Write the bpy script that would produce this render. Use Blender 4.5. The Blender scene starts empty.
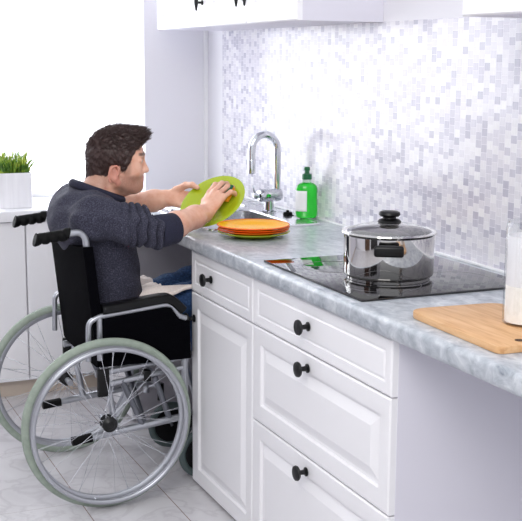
import bpy, bmesh, math, random
import numpy as np
from mathutils import Vector, Matrix

PI = math.pi
rnd = random.Random(7)
S = bpy.context.scene
COL = S.collection

# ------------------------------------------------------------------ camera
CAM = Vector((-1.9232, -3.6116, 1.494))
YAW, PITCH, ROLL, FPX = 0.4141, 0.1761, 0.0064, 1123.5
fw = Vector((math.sin(YAW)*math.cos(PITCH), math.cos(YAW)*math.cos(PITCH), -math.sin(PITCH)))
r0 = Vector((math.cos(YAW), -math.sin(YAW), 0)); u0 = r0.cross(fw)
CR = r0*math.cos(ROLL) + u0*math.sin(ROLL)
CU = -r0*math.sin(ROLL) + u0*math.cos(ROLL)
cam = bpy.data.objects.new('camera', bpy.data.cameras.new('camera'))
COL.objects.link(cam)
m = Matrix((CR, CU, -fw)).transposed().to_4x4(); m.translation = CAM
cam.matrix_world = m
cam.data.sensor_width = 36
cam.data.lens = FPX*36/522
cam.data.clip_start = 0.05
S.camera = cam

# ------------------------------------------------------------------ world, lights, exposure
w = bpy.data.worlds.new('world'); S.world = w; w.use_nodes = True
w.node_tree.nodes['Background'].inputs[0].default_value = (0.93, 0.95, 1.0, 1)
w.node_tree.nodes['Background'].inputs[1].default_value = 0.60

def area(name, loc, target, sx, sy, power, col=(1, 1, 1)):
    l = bpy.data.lights.new(name, 'AREA'); l.shape = 'RECTANGLE'; l.size = sx; l.size_y = sy
    l.energy = power; l.color = col
    o = bpy.data.objects.new(name, l); COL.objects.link(o); o.location = loc
    d = Vector(target) - Vector(loc)
    o.rotation_euler = d.to_track_quat('-Z', 'Y').to_euler()
    return o
area('daylight_window', (-1.25, 2.5, 1.75), (-1.2, 0, 1.0), 2.4, 1.9, 190, (0.97, 0.98, 1.0))
area('camera_side_fill', (-2.2, -3.0, 2.75), (-0.7, -0.6, 0.6), 1.6, 1.6, 34, (1.0, 0.98, 0.95))  # unseen fill lamp, added to brighten the faces turned to the camera

S.view_settings.view_transform = 'Standard'
S.view_settings.look = 'None'
S.view_settings.gamma = 1
S.view_settings.use_curve_mapping = False
S.view_settings.exposure = 0.70

# ------------------------------------------------------------------ materials
def lin(r, g, b):
    def f(c):
        c /= 255.0
        return c/12.92 if c <= 0.04045 else ((c+0.055)/1.055)**2.4
    return (f(r), f(g), f(b), 1)

def mat(name, rgb, rough=0.5, metal=0.0, **kw):
    m = bpy.data.materials.new(name); m.use_nodes = True
    b = m.node_tree.nodes['Principled BSDF']
    b.inputs['Base Color'].default_value = lin(*rgb)
    b.inputs['Roughness'].default_value = rough
    b.inputs['Metallic'].default_value = metal
    for k, v in kw.items():
        b.inputs[k.replace('_', ' ')].default_value = v
    return m

def nt(m):
    return m.node_tree.nodes, m.node_tree.links, m.node_tree.nodes['Principled BSDF']

def noise_mat(name, stops, scale, rough=0.5, detail=4, stretch=(1, 1, 1), bump=0.0, bscale=None, distort=0.0, **kw):
    m = mat(name, (128, 128, 128), rough, **kw)
    N, L, b = nt(m)
    tc = N.new('ShaderNodeTexCoord'); mp = N.new('ShaderNodeMapping'); mp.inputs['Scale'].default_value = stretch
    L.new(tc.outputs['Object'], mp.inputs[0])
    n = N.new('ShaderNodeTexNoise'); n.inputs['Scale'].default_value = scale; n.inputs['Detail'].default_value = detail
    n.inputs['Distortion'].default_value = distort
    L.new(mp.outputs[0], n.inputs['Vector'])
    r = N.new('ShaderNodeValToRGB')
    while len(r.color_ramp.elements) < len(stops): r.color_ramp.elements.new(0.5)
    for e, (p, c) in zip(r.color_ramp.elements, stops): e.position = p; e.color = lin(*c)
    L.new(n.outputs['Fac'], r.inputs[0]); L.new(r.outputs[0], b.inputs['Base Color'])
    if bump:
        bp = N.new('ShaderNodeBump'); bp.inputs['Strength'].default_value = bump; bp.inputs['Distance'].default_value = 0.002
        n2 = N.new('ShaderNodeTexNoise'); n2.inputs['Scale'].default_value = bscale or scale; n2.inputs['Detail'].default_value = 3
        L.new(mp.outputs[0], n2.inputs['Vector']); L.new(n2.outputs['Fac'], bp.inputs['Height']); L.new(bp.outputs[0], b.inputs['Normal'])
    return m

def math_node(N, L, op, a, b=None):
    n = N.new('ShaderNodeMath'); n.operation = op
    for i, v in enumerate((a, b)):
        if v is None: continue
        if isinstance(v, (int, float)): n.inputs[i].default_value = v
        else: L.new(v, n.inputs[i])
    return n.outputs[0]

def mosaic_mat():
    m = mat('mosaic_tiles', (230, 228, 236), 0.22)
    N, L, b = nt(m)
    tc = N.new('ShaderNodeTexCoord'); sp = N.new('ShaderNodeSeparateXYZ'); L.new(tc.outputs['Object'], sp.inputs[0])
    P = 0.0235
    u = math_node(N, L, 'DIVIDE', sp.outputs['Y'], 0.0285)
    ui = math_node(N, L, 'FLOOR', u)
    par = math_node(N, L, 'FLOORED_MODULO', ui, 2.0)
    v = math_node(N, L, 'ADD', math_node(N, L, 'DIVIDE', sp.outputs['Z'], P), math_node(N, L, 'MULTIPLY', par, 0.5))
    vi = math_node(N, L, 'FLOOR', v)
    cb = N.new('ShaderNodeCombineXYZ'); L.new(ui, cb.inputs[0]); L.new(vi, cb.inputs[1])
    wn = N.new('ShaderNodeTexWhiteNoise'); wn.noise_dimensions = '2D'; L.new(cb.outputs[0], wn.inputs['Vector'])
    r = N.new('ShaderNodeValToRGB'); r.color_ramp.interpolation = 'LINEAR'
    st = [(0.0, (192, 190, 206)), (0.2, (212, 210, 222)), (0.5, (228, 226, 235)), (0.75, (238, 236, 242)), (1.0, (250, 249, 252))]
    while len(r.color_ramp.elements) < len(st): r.color_ramp.elements.new(0.5)
    for e, (p, c) in zip(r.color_ramp.elements, st): e.position = p; e.color = lin(*c)
    L.new(wn.outputs['Value'], r.inputs[0])
    # streaks inside the tiles
    mp = N.new('ShaderNodeMapping'); mp.inputs['Scale'].default_value = (1, 220, 40); L.new(tc.outputs['Object'], mp.inputs[0])
    n = N.new('ShaderNodeTexNoise'); n.inputs['Scale'].default_value = 1.0; L.new(mp.outputs[0], n.inputs['Vector'])
    mx0 = N.new('ShaderNodeMixRGB'); mx0.blend_type = 'MULTIPLY'; mx0.inputs[0].default_value = 0.22
    L.new(r.outputs[0], mx0.inputs[1]); L.new(n.outputs['Fac'], mx0.inputs[2])
    # grout
    def edge(t):
        f = math_node(N, L, 'FRACT', t)
        a = math_node(N, L, 'ABSOLUTE', math_node(N, L, 'SUBTRACT', f, 0.5))
        return math_node(N, L, 'GREATER_THAN', a, 0.475)
    g = math_node(N, L, 'MAXIMUM', edge(u), edge(v))
    mx = N.new('ShaderNodeMixRGB'); L.new(g, mx.inputs[0]); L.new(mx0.outputs[0], mx.inputs[1]); mx.inputs[2].default_value = lin(232, 230, 237)
    L.new(mx.outputs[0], b.inputs['Base Color'])
    rr = math_node(N, L, 'ADD', math_node(N, L, 'MULTIPLY', g, 0.4), 0.19)
    L.new(rr, b.inputs['Roughness'])
    bp = N.new('ShaderNodeBump'); bp.inputs['Strength'].default_value = 0.35; bp.inputs['Distance'].default_value = 0.001
    L.new(math_node(N, L, 'SUBTRACT', 1.0, g), bp.inputs['Height']); L.new(bp.outputs[0], b.inputs['Normal'])
    return m

def floor_mat():
    m = mat('floor_marble_tiles', (205, 203, 206), 0.22)
    N, L, b = nt(m)
    tc = N.new('ShaderNodeTexCoord')
    n = N.new('ShaderNodeTexNoise'); n.inputs['Scale'].default_value = 3.2; n.inputs['Detail'].default_value = 6; n.inputs['Distortion'].default_value = 1.6
    L.new(tc.outputs['Object'], n.inputs['Vector'])
    r = N.new('ShaderNodeValToRGB')
    st = [(0.3, (196, 193, 197)), (0.46, (208, 206, 209)), (0.5, (196, 193, 197)), (0.54, (209, 207, 210)), (0.8, (215, 213, 216))]
    while len(r.color_ramp.elements) < len(st): r.color_ramp.elements.new(0.5)
    for e, (p, c) in zip(r.color_ramp.elements, st): e.position = p; e.color = lin(*c)
    L.new(n.outputs['Fac'], r.inputs[0])
    sp = N.new('ShaderNodeSeparateXYZ'); L.new(tc.outputs['Object'], sp.inputs[0])
    def seam(o, off, pitch, hw):
        f = math_node(N, L, 'FRACT', math_node(N, L, 'DIVIDE', math_node(N, L, 'SUBTRACT', o, off), pitch))
        a = math_node(N, L, 'ABSOLUTE', math_node(N, L, 'SUBTRACT', f, 0.5))
        return math_node(N, L, 'GREATER_THAN', a, 0.5-hw/pitch)
    sx = seam(sp.outputs['X'], -0.725, 0.293, 0.0016); sy = seam(sp.outputs['Y'], -0.03, 0.586, 0.0012)
    m1 = N.new('ShaderNodeMixRGB'); L.new(sx, m1.inputs[0]); L.new(r.outputs[0], m1.inputs[1]); m1.inputs[2].default_value = lin(138, 118, 112)
    m2 = N.new('ShaderNodeMixRGB'); L.new(sy, m2.inputs[0]); L.new(m1.outputs[0], m2.inputs[1]); m2.inputs[2].default_value = lin(176, 170, 170)
    L.new(m2.outputs[0], b.inputs['Base Color'])
    return m

def counter_mat():
    m = mat('stone_laminate', (170, 175, 182), 0.28)
    N, L, b = nt(m)
    tc = N.new('ShaderNodeTexCoord')
    mp = N.new('ShaderNodeMapping'); mp.inputs['Scale'].default_value = (1.25, 0.75, 1.0); L.new(tc.outputs['Object'], mp.inputs[0])
    n = N.new('ShaderNodeTexNoise'); n.inputs['Scale'].default_value = 24; n.inputs['Detail'].default_value = 8; n.inputs['Roughness'].default_value = 0.68; n.inputs['Distortion'].default_value = 0.6
    L.new(mp.outputs[0], n.inputs['Vector'])
    r = N.new('ShaderNodeValToRGB')
    st = [(0.30, (128, 134, 144)), (0.42, (166, 172, 180)), (0.52, (184, 189, 196)), (0.62, (202, 206, 211)), (0.74, (226, 228, 230))]
    while len(r.color_ramp.elements) < len(st): r.color_ramp.elements.new(0.5)
    for e, (p, c) in zip(r.color_ramp.elements, st): e.position = p; e.color = lin(*c)
    L.new(n.outputs['Fac'], r.inputs[0])
    vo = N.new('ShaderNodeTexVoronoi'); vo.inputs['Scale'].default_value = 42; L.new(mp.outputs[0], vo.inputs['Vector'])
    rv = N.new('ShaderNodeValToRGB'); rv.color_ramp.elements[0].position = 0.1; rv.color_ramp.elements[1].position = 0.55
    rv.color_ramp.elements[0].color = (0.75, 0.77, 0.8, 1); rv.color_ramp.elements[1].color = (1, 1, 1, 1)
    L.new(vo.outputs['Distance'], rv.inputs[0])
    mx = N.new('ShaderNodeMixRGB'); mx.blend_type = 'MULTIPLY'; mx.inputs[0].default_value = 0.7
    L.new(r.outputs[0], mx.inputs[1]); L.new(rv.outputs[0], mx.inputs[2])
    L.new(mx.outputs[0], b.inputs['Base Color'])
    return m

M = {}
M['wall'] = mat('white_paint', (233, 232, 238), 0.7)
M['trim'] = mat('white_trim', (240, 240, 243), 0.45)
M['tile'] = mosaic_mat()
M['floor'] = floor_mat()
M['counter'] = counter_mat()
M['cab'] = mat('white_lacquer', (238, 237, 240), 0.38)
M['cab_side'] = mat('white_board', (222, 220, 230), 0.5)
M['upper'] = mat('white_lacquer_upper', (243, 242, 245), 0.4)
M['blackmetal'] = mat('black_iron', (18, 18, 20), 0.38, 0.3)
M['steel'] = mat('brushed_steel', (205, 206, 210), 0.24, 1.0)
M['polished'] = mat('polished_steel', (214, 212, 210), 0.06, 1.0)
M['chrome'] = mat('chrome', (222, 224, 228), 0.05, 1.0)
M['glassblack'] = mat('black_ceramic_glass', (5, 5, 7), 0.03, IOR=1.75)
M['plastic'] = mat('black_plastic', (8, 8, 10), 0.35, Specular_IOR_Level=0.3)
M['rubber'] = mat('black_rubber', (7, 7, 8), 0.6, Specular_IOR_Level=0.15)
M['blackcloth'] = noise_mat('black_nylon', [(0.3, (3, 3, 6)), (0.7, (10, 10, 14))], 240, 0.9, bump=0.25, Specular_IOR_Level=0.03)
M['silver'] = mat('silver_paint', (178, 180, 187), 0.33, 0.75)
M['darkgrey'] = mat('grey_tube', (112, 114, 122), 0.4, 0.6)
M['tyre'] = noise_mat('grey_green_tyre', [(0.3, (138, 150, 138)), (0.7, (154, 165, 153))], 40, 0.6)
M['castertyre'] = mat('dark_teal_tyre', (84, 98, 98), 0.6)
M['green_plate'] = mat('lime_ceramic', (170, 190, 34), 0.2)
M['yellow_plate'] = mat('yellow_ceramic', (255, 186, 8), 0.3, Specular_IOR_Level=0.25)
M['orange_plate'] = mat('orange_ceramic', (246, 112, 30), 0.25, Specular_IOR_Level=0.3)
M['label'] = mat('white_label', (240, 240, 242), 0.5)
M['capgreen'] = mat('dark_green_cap', (0, 96, 52), 0.35)
M['soap'] = mat('green_soap', (40, 232, 60), 0.06, Transmission_Weight=0.6, IOR=1.33, Coat_Weight=0.8, Coat_Roughness=0.03)
M['clearplastic'] = mat('clear_plastic', (225, 240, 228), 0.08, Transmission_Weight=0.85, IOR=1.2)
M['wood'] = noise_mat('beech_wood', [(0.3, (196, 146, 98)), (0.5, (214, 168, 120)), (0.7, (222, 180, 134))], 14, 0.5, detail=5, stretch=(6, 0.6, 6), distort=0.4)
M['flour'] = noise_mat('flour', [(0.3, (236, 232, 226)), (0.7, (246, 243, 239))], 60, 0.9, bump=0.3)
M['pot_white'] = noise_mat('white_planter', [(0.3, (232, 231, 236)), (0.7, (242, 241, 245))], 60, 0.55, stretch=(1, 1, 0.05))
M['soil'] = mat('soil', (62, 46, 34), 0.9)
M['grass'] = noise_mat('grass_blades', [(0.3, (30, 66, 22)), (0.48, (92, 138, 34)), (0.66, (204, 216, 84))], 26, 0.5)
M['sponge_g'] = noise_mat('green_scourer', [(0.3, (6, 74, 52)), (0.7, (22, 110, 78))], 300, 0.9, bump=0.5)
M['sponge_y'] = noise_mat('orange_sponge', [(0.3, (232, 140, 20)), (0.7, (246, 170, 40))], 200, 0.9, bump=0.5)
M['hair'] = mat('dark_brown_hair', (62, 43, 40), 0.5)
M['sweater'] = noise_mat('slate_knit', [(0.30, (30, 30, 44)), (0.5, (46, 46, 62)), (0.72, (80, 80, 97))], 260, 0.9, detail=3, bump=0.5, bscale=520)
M['cuff'] = noise_mat('navy_rib', [(0.3, (22, 23, 42)), (0.7, (36, 37, 60))], 300, 0.85, bump=0.3)
M['denim'] = noise_mat('blue_denim', [(0.3, (24, 48, 84)), (0.55, (38, 68, 112)), (0.8, (66, 98, 142))], 120, 0.85, bump=0.4)
M['towel'] = noise_mat('cream_cloth', [(0.3, (236, 222, 216)), (0.7, (246, 236, 230))], 150, 0.9, bump=0.3)
M['shoe'] = mat('dark_shoe', (38, 36, 38), 0.6)
M['eye'] = mat('eye_white', (228, 224, 220), 0.2)
M['iris'] = mat('brown_iris', (54, 36, 24), 0.2)
M['grey_panel'] = mat('grey_board', (182, 178, 184), 0.35)
M['door_wood'] = noise_mat('dark_brown_wood', [(0.3, (70, 46, 36)), (0.7, (110, 78, 60))], 5, 0.45, stretch=(8, 8, 0.5))

def glass_mat(nm='clear_glass', base=0.06):
    m = bpy.data.materials.new(nm); m.use_nodes = True
    N, L = m.node_tree.nodes, m.node_tree.links; N.clear()
    o = N.new('ShaderNodeOutputMaterial'); t = N.new('ShaderNodeBsdfTransparent'); g = N.new('ShaderNodeBsdfGlossy')
    g.inputs['Roughness'].default_value = 0.02
    t.inputs[0].default_value = (0.97, 0.98, 0.985, 1)
    fr = N.new('ShaderNodeLayerWeight'); fr.inputs['Blend'].default_value = 0.5
    fac = math_node(N, L, 'ADD', math_node(N, L, 'MULTIPLY', math_node(N, L, 'POWER', fr.outputs['Facing'], 3.0), 0.55), base)
    mx = N.new('ShaderNodeMixShader'); L.new(fac, mx.inputs[0]); L.new(t.outputs[0], mx.inputs[1]); L.new(g.outputs[0], mx.inputs[2])
    L.new(mx.outputs[0], o.inputs[0])
    return m
M['glass'] = glass_mat(); M['lid_glass'] = glass_mat('lid_glass', 0.34)

def blind_mat():
    m = bpy.data.materials.new('white_blind_slats'); m.use_nodes = True
    N, L = m.node_tree.nodes, m.node_tree.links; N.clear()
    o = N.new('ShaderNodeOutputMaterial'); d = N.new('ShaderNodeBsdfDiffuse'); t = N.new('ShaderNodeBsdfTranslucent')
    d.inputs[0].default_value = lin(250, 250, 250); t.inputs[0].default_value = lin(250, 250, 252)
    mx = N.new('ShaderNodeMixShader'); mx.inputs[0].default_value = 0.36
    L.new(d.outputs[0], mx.inputs[1]); L.new(t.outputs[0], mx.inputs[2]); L.new(mx.outputs[0], o.inputs[0])
    return m
M['blind'] = blind_mat()

def skin_mat():
    m = mat('skin', (214, 160, 134), 0.48)
    N, L, b = nt(m)
    b.inputs['Subsurface Weight'].default_value = 0.12
    b.inputs['Subsurface Radius'].default_value = (0.012, 0.005, 0.003)
    a = N.new('ShaderNodeAttribute'); a.attribute_name = 'tint'
    tc = N.new('ShaderNodeTexCoord')
    n = N.new('ShaderNodeTexNoise'); n.inputs['Scale'].default_value = 38; n.inputs['Detail'].default_value = 4; L.new(tc.outputs['Object'], n.inputs['Vector'])
    r = N.new('ShaderNodeValToRGB'); r.color_ramp.elements[0].position = 0.3; r.color_ramp.elements[1].position = 0.72
    r.color_ramp.elements[0].color = lin(222, 164, 138); r.color_ramp.elements[1].color = lin(236, 190, 166)
    L.new(n.outputs['Fac'], r.inputs[0])
    sep = N.new('ShaderNodeSeparateColor'); L.new(a.outputs['Color'], sep.inputs[0])
    n2 = N.new('ShaderNodeTexNoise'); n2.inputs['Scale'].default_value = 420; L.new(tc.outputs['Object'], n2.inputs['Vector'])
    s2 = math_node(N, L, 'MULTIPLY', sep.outputs[0], math_node(N, L, 'ADD', math_node(N, L, 'MULTIPLY', n2.outputs['Fac'], 0.8), 0.35))
    m1 = N.new('ShaderNodeMixRGB'); L.new(s2, m1.inputs[0]); L.new(r.outputs[0], m1.inputs[1]); m1.inputs[2].default_value = lin(116, 76, 66)
    m2 = N.new('ShaderNodeMixRGB'); L.new(sep.outputs[1], m2.inputs[0]); L.new(m1.outputs[0], m2.inputs[1]); m2.inputs[2].default_value = lin(186, 104, 96)
    m3 = N.new('ShaderNodeMixRGB'); L.new(sep.outputs[2], m3.inputs[0]); L.new(m2.outputs[0], m3.inputs[1]); m3.inputs[2].default_value = lin(52, 36, 32)
    L.new(m3.outputs[0], b.inputs['Base Color'])
    return m
M['skin'] = skin_mat()

# ------------------------------------------------------------------ building helpers
WL = {}
def V(*a): return Vector(a)

def link(o, parent=None, wl=(0, 0, 0)):
    COL.objects.link(o)
    WL[o.name] = Vector(wl)
    if parent is not None: o.parent = parent
    return o

def thing(name, label, cat, loc, group=None):
    o = bpy.data.objects.new(name, None); o.location = loc; o.empty_display_size = 0.05
    link(o, None, loc); tag(o, label, cat, group)
    return o

def tag(o, label, cat, group=None):
    o['label'] = label; o['category'] = cat
    if group: o['group'] = group
    return o

def obj(name, bm, material, parent=None, smooth=True, angle=0.6, origin=None, label=None):
    """bm is in world coordinates; links ONE mesh object. origin defaults to the parent's place."""
    base = Vector(origin) if origin is not None else (WL[parent.name] if parent is not None else Vector((0, 0, 0)))
    me = bpy.data.meshes.new(name)
    bmesh.ops.recalc_face_normals(bm, faces=bm.faces[:])
    bmesh.ops.translate(bm, verts=bm.verts[:], vec=-base)
    if smooth:
        for f in bm.faces: f.smooth = True
        for e in bm.edges:
            if len(e.link_faces) == 2 and e.calc_face_angle(0) > angle: e.smooth = False
    bm.to_mesh(me); bm.free()
    mats = material if isinstance(material, (list, tuple)) else [material]
    for mm in mats: me.materials.append(mm)
    o = bpy.data.objects.new(name, me)
    pb = WL[parent.name] if parent is not None else Vector((0, 0, 0))
    o.location = base - pb
    link(o, parent, base)
    if label: o['label'] = label
    return o

def struct(name, bm, material, **k):
    o = obj(name, bm, material, **k); o['kind'] = 'structure'; return o

def copy_tree(o, parent=None):
    c = o.copy(); COL.objects.link(c)
    if parent is not None: c.parent = parent
    for ch in list(o.children): copy_tree(ch, c)
    return c

def B(): return bmesh.new()

def box(bm, x0, x1, y0, y1, z0, z1, bev=0.0, seg=2, mi=0):
    t = bmesh.new()
    bmesh.ops.create_cube(t, size=1)
    bmesh.ops.scale(t, vec=(x1-x0, y1-y0, z1-z0), verts=t.verts[:])
    bmesh.ops.translate(t, vec=((x0+x1)/2, (y0+y1)/2, (z0+z1)/2), verts=t.verts[:])
    if bev: bmesh.ops.bevel(t, geom=t.edges[:], offset=bev, segments=seg, profile=0.6, affect='EDGES')
    merge(bm, t, mi)

def merge(bm, t, mi=0):
    me = bpy.data.meshes.new('tmp'); 
    for f in t.faces: f.material_index = mi
    t.to_mesh(me); t.free(); bm.from_mesh(me); bpy.data.meshes.remove(me)

def lathe(bm, prof, c=(0, 0, 0), axis=(0, 0, 1), n=48, mi=0, sx=1.0, sy=1.0, rot=0.0):
    """prof: list of (r, h) along axis."""
    ax = Vector(axis).normalized()
    q = Vector((0, 0, 1)).rotation_difference(ax)
    c = Vector(c); rings = []
    for r, h in prof:
        if r < 1e-6: rings.append([bm.verts.new(c + q @ Vector((0, 0, h)))])
        else:
            ring = []
            for i in range(n):
                a = 2*PI*i/n
                p = Vector((sx*r*math.cos(a), sy*r*math.sin(a), h))
                if rot: p = Matrix.Rotation(rot, 3, 'Z') @ p
                ring.append(bm.verts.new(c + q @ p))
            rings.append(ring)
    for A, Bq in zip(rings, rings[1:]):
        for i in range(n):
            j = (i+1) % n
            if len(A) == 1 and len(Bq) == 1: continue
            if len(A) == 1: f = bm.faces.new((A[0], Bq[i], Bq[j]))
            elif len(Bq) == 1: f = bm.faces.new((A[i], A[j], Bq[0]))
            else: f = bm.faces.new((A[i], A[j], Bq[j], Bq[i]))
            f.material_index = mi

def smooth_path(pts, n=8):
    pts = [Vector(p) for p in pts]
    if len(pts) < 3: return pts
    out = []
    P = [pts[0]] + pts + [pts[-1]]
    for i in range(1, len(P)-2):
        for k in range(n):
            t = k/n; a, b, c, d = P[i-1], P[i], P[i+1], P[i+2]
            out.append(0.5*((2*b) + (c-a)*t + (2*a-5*b+4*c-d)*t*t + (3*b-a-3*c+d)*t**3))
    out.append(pts[-1]); return out

def fillet(pts, r, n=6):
    pts = [Vector(p) for p in pts]; out = [pts[0]]
    for a, b, c in zip(pts, pts[1:], pts[2:]):
        d1 = (a-b); d2 = (c-b); k = min(r, d1.length*0.45, d2.length*0.45)
        p, q = b + d1.normalized()*k, b + d2.normalized()*k
        for i in range(n+1):
            t = i/n; out.append((1-t)**2*p + 2*t*(1-t)*b + t*t*q)
    out.append(pts[-1]); return out

def tube(bm, pts, r, n=12, mi=0, closed=False, cap=True):
    pts = [Vector(p) for p in pts]; N = len(pts)
    rs = r if isinstance(r, (list, tuple)) else [r]*N
    rings = []; up = None
    for i in range(N):
        if closed: d = pts[(i+1) % N] - pts[i-1]
        else: d = pts[min(i+1, N-1)] - pts[max(i-1, 0)]
        d.normalize()
        if up is None:
            up = Vector((0, 0, 1)) if abs(d.z) < 0.9 else Vector((1, 0, 0))
        up = (up - d*up.dot(d)).normalized(); s = d.cross(up)
        rings.append([bm.verts.new(pts[i] + rs[i]*(math.cos(2*PI*k/n)*up + math.sin(2*PI*k/n)*s)) for k in range(n)])
    rng = range(N if closed else N-1)
    for i in rng:
        A, Bq = rings[i], rings[(i+1) % N]
        for k in range(n):
            f = bm.faces.new((A[k], A[(k+1) % n], Bq[(k+1) % n], Bq[k])); f.material_index = mi
    if cap and not closed:
        bm.faces.new(rings[0][::-1]).material_index = mi; bm.faces.new(rings[-1]).material_index = mi

def prism(bm, poly, z0, z1, bev=0.0, mi=0):
    t = bmesh.new()
    lo = [t.verts.new((x, y, z0)) for x, y in poly]; hi = [t.verts.new((x, y, z1)) for x, y in poly]
    t.faces.new(lo[::-1]); t.faces.new(hi); n = len(poly)
    for i in range(n): t.faces.new((lo[i], lo[(i+1) % n], hi[(i+1) % n], hi[i]))
    bmesh.ops.recalc_face_normals(t, faces=t.faces[:])
    if bev:
        es = [e for e in t.edges if e.calc_face_angle(0) > 0.9]
        bmesh.ops.bevel(t, geom=es, offset=bev, segments=2, profile=0.6, affect='EDGES')
    merge(bm, t, mi)

def round_poly(poly, rs, n=6):
    out = []; N = len(poly)
    for i in range(N):
        a, b, c = (Vector(poly[i-1]), Vector(poly[i]), Vector(poly[(i+1) % N])); r = rs if isinstance(rs, float) else rs[i]
        p = b + (a-b).normalized()*r; q = b + (c-b).normalized()*r
        for k in range(n+1):
            t = k/n; v = (1-t)**2*p + 2*t*(1-t)*b + t*t*q; out.append((v.x, v.y))
    return out

def panel(bm, face, u0, u1, v0, v1, back, prof):
    """A moulded front. face='-x': u=y, v=z, outward -x from plane x=back; prof = [(inset, out)]."""
    def pt(u, v, o):
        return (back-o, u, v) if face == '-x' else (u, back-o, v)
    rings = []
    for ins, o in prof:
        rings.append([bm.verts.new(pt(u, v, o)) for u, v in ((u0+ins, v0+ins), (u1-ins, v0+ins), (u1-ins, v1-ins), (u0+ins, v1-ins))])
    bm.faces.new(rings[0])
    for A, Bq in zip(rings, rings[1:]):
        for i in range(4): bm.faces.new((A[i], A[(i+1) % 4], Bq[(i+1) % 4], Bq[i]))
    bm.faces.new(rings[-1])

# ------------------------------------------------------------------ setting
XW = -0.011
YB = 1.38           # far wall
bm = B(); box(bm, -5.0, 1.0, -7.0, 2.2, -0.1, 0.0); struct('floor', bm, M['floor'])
bm = B(); box(bm, XW, 0.15, -4.5, YB+0.001, 1.624, 2.5); box(bm, XW, 0.15, 1.187, YB+0.001, 0, 1.624); box(bm, XW+0.006, 0.15, -4.5, 1.187, 0, 1.624)
struct('wall_right', bm, M['wall'])
bm = B(); box(bm, XW, XW+0.006, -4.5, 1.187, 0.9, 1.624); struct('wall_right_mosaic', bm, M['tile'])
bm = B(); box(bm, -0.319, 0.15, YB, 2.2, 0, 2.5); struct('wall_back', bm, M['wall'])
bm = B(); box(bm, -4.2, -0.319, 1.74, 1.9, 0, 0.80); box(bm, -4.2, -2.3, 1.74, 1.9, 0.80, 2.5); box(bm, -2.3, -0.319, 1.74, 1.9, 2.35, 2.5)
struct('wall_window', bm, M['wall'])
# pipe cover strip in the corner
bm = B(); box(bm, -0.030, XW, YB-0.016, YB, 0.9, 1.63, 0.003); struct('trim_1', bm, M['trim'])

# opposite wall out of view; doors added for dark bands mirrored in the saucepan
bm = B(); box(bm, -4.4, -4.25, -4.2, 1.9, 0, 2.5); struct('wall_left', bm, M['wall'])
bm = B(); box(bm, -4.25, -4.19, -3.3, -1.95, 0.0, 2.05, 0.004); box(bm, -4.19, -4.18, -3.15, -2.70, 0.2, 1.9, 0.004); box(bm, -4.19, -4.18, -2.55, -2.10, 0.2, 1.9, 0.004)
struct('reflection_door_2', bm, mat('charcoal_wood', (44, 42, 44), 0.4))
bm = B()
box(bm, -4.25, -4.20, -1.75, -0.85, 0.0, 2.05, 0.004); box(bm, -4.20, -4.19, -1.62, -0.98, 1.1, 1.9, 0.004); box(bm, -4.20, -4.19, -1.62, -0.98, 0.2, 0.95, 0.004)
door = struct('reflection_door_1', bm, M['door_wood'])
bm = B(); lathe(bm, [(0, 0), (0.02, 0), (0.02, 0.006), (0.008, 0.01), (0.008, 0.04), (0, 0.04)], (-4.2, -0.93, 1.02), (1, 0, 0), 16); tube(bm, [(-4.165, -0.93, 1.02), (-4.165, -1.05, 1.02)], 0.008, 10); obj('door_handle', bm, M['steel'], door)

# window
W0, W1, WZ0, WZ1 = -2.3, -0.319, 0.80, 2.35
bm = B()
for a in ((W0, W0+0.07, 1.75, 1.81, WZ0, WZ1), (W1-0.085, W1, 1.75, 1.81, WZ0, WZ1), (W0, W1, 1.75, 1.81, WZ0, WZ0+0.075), (W0, W1, 1.75, 1.81, WZ1-0.07, WZ1), (-1.36, -1.27, 1.75, 1.81, WZ0, WZ1)):
    box(bm, *a, bev=0.006)
win = struct('window_1', bm, M['trim'])
bm = B(); box(bm, W0+0.05, W1-0.06, 1.778, 1.784, WZ0+0.05, WZ1-0.05); obj('window_pane', bm, M['glass'], win)

# window ledge
bm = B(); box(bm, -4.0, -0.33, 1.22, 1.745, 0.800, 0.847, 0.005); struct('trim_2', bm, M['trim'])

# blind
bl = thing('window_blind', 'white horizontal slat blind let down over the bright window', 'blind', (-1.0, 1.705, 0.8475))
bm = B(); z = 0.884
while z < 2.28:
    t = bmesh.new(); a = 1.12; hw = 0.0125
    n = 4; vs = []
    for i in range(n+1):
        s = (i/n-0.5)*2; y = 1.705 + s*hw*math.cos(a); zz = z - s*hw*math.sin(a) + 0.002*(1-s*s)
        vs.append((t.verts.new((-2.2, y, zz)), t.verts.new((-0.405, y, zz))))
    for p, q in zip(vs, vs[1:]): t.faces.new((p[0], p[1], q[1], q[0]))
    merge(bm, t); z += 0.021
obj('slats', bm, M['blind'], bl)
bm = B(); box(bm, -2.2, -0.405, 1.692, 1.718, 0.8475, 0.874, 0.004); obj('bottom_rail', bm, M['trim'], bl)
bm = B(); box(bm, -2.2, -0.405, 1.685, 1.725, 2.285, 2.33, 0.004); obj('head_rail', bm, M['trim'], bl)

# low cabinets below the ledge
FL = [(0, 0), (0.002, 0.016), (0.004, 0.018), (0.03, 0.018)]
lc = thing('ledge_cabinet', 'plain white low cabinet with flat doors under the window ledge', 'cabinet', (-1.5, 1.5, 0))
bm = B(); box(bm, -4.0, -0.04, 1.27, 1.375, 0.075, 0.80); obj('body', bm, M['cab_side'], lc)
edges = [-2.11, -1.51, -0.912, -0.46, -0.04]
for a, b in zip(edges, edges[1:]):
    bm = B(); panel(bm, '-y', a+0.0015, b-0.0015, 0.078, 0.797, 1.268, FL); obj('door', bm, M['cab'], lc)
bm = B(); box(bm, -4.0, -0.04, 1.30, 1.34, 0.0, 0.076); obj('plinth', bm, mat('beige_plinth', (206, 192, 178), 0.5), lc, label='beige plinth strip')

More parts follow.
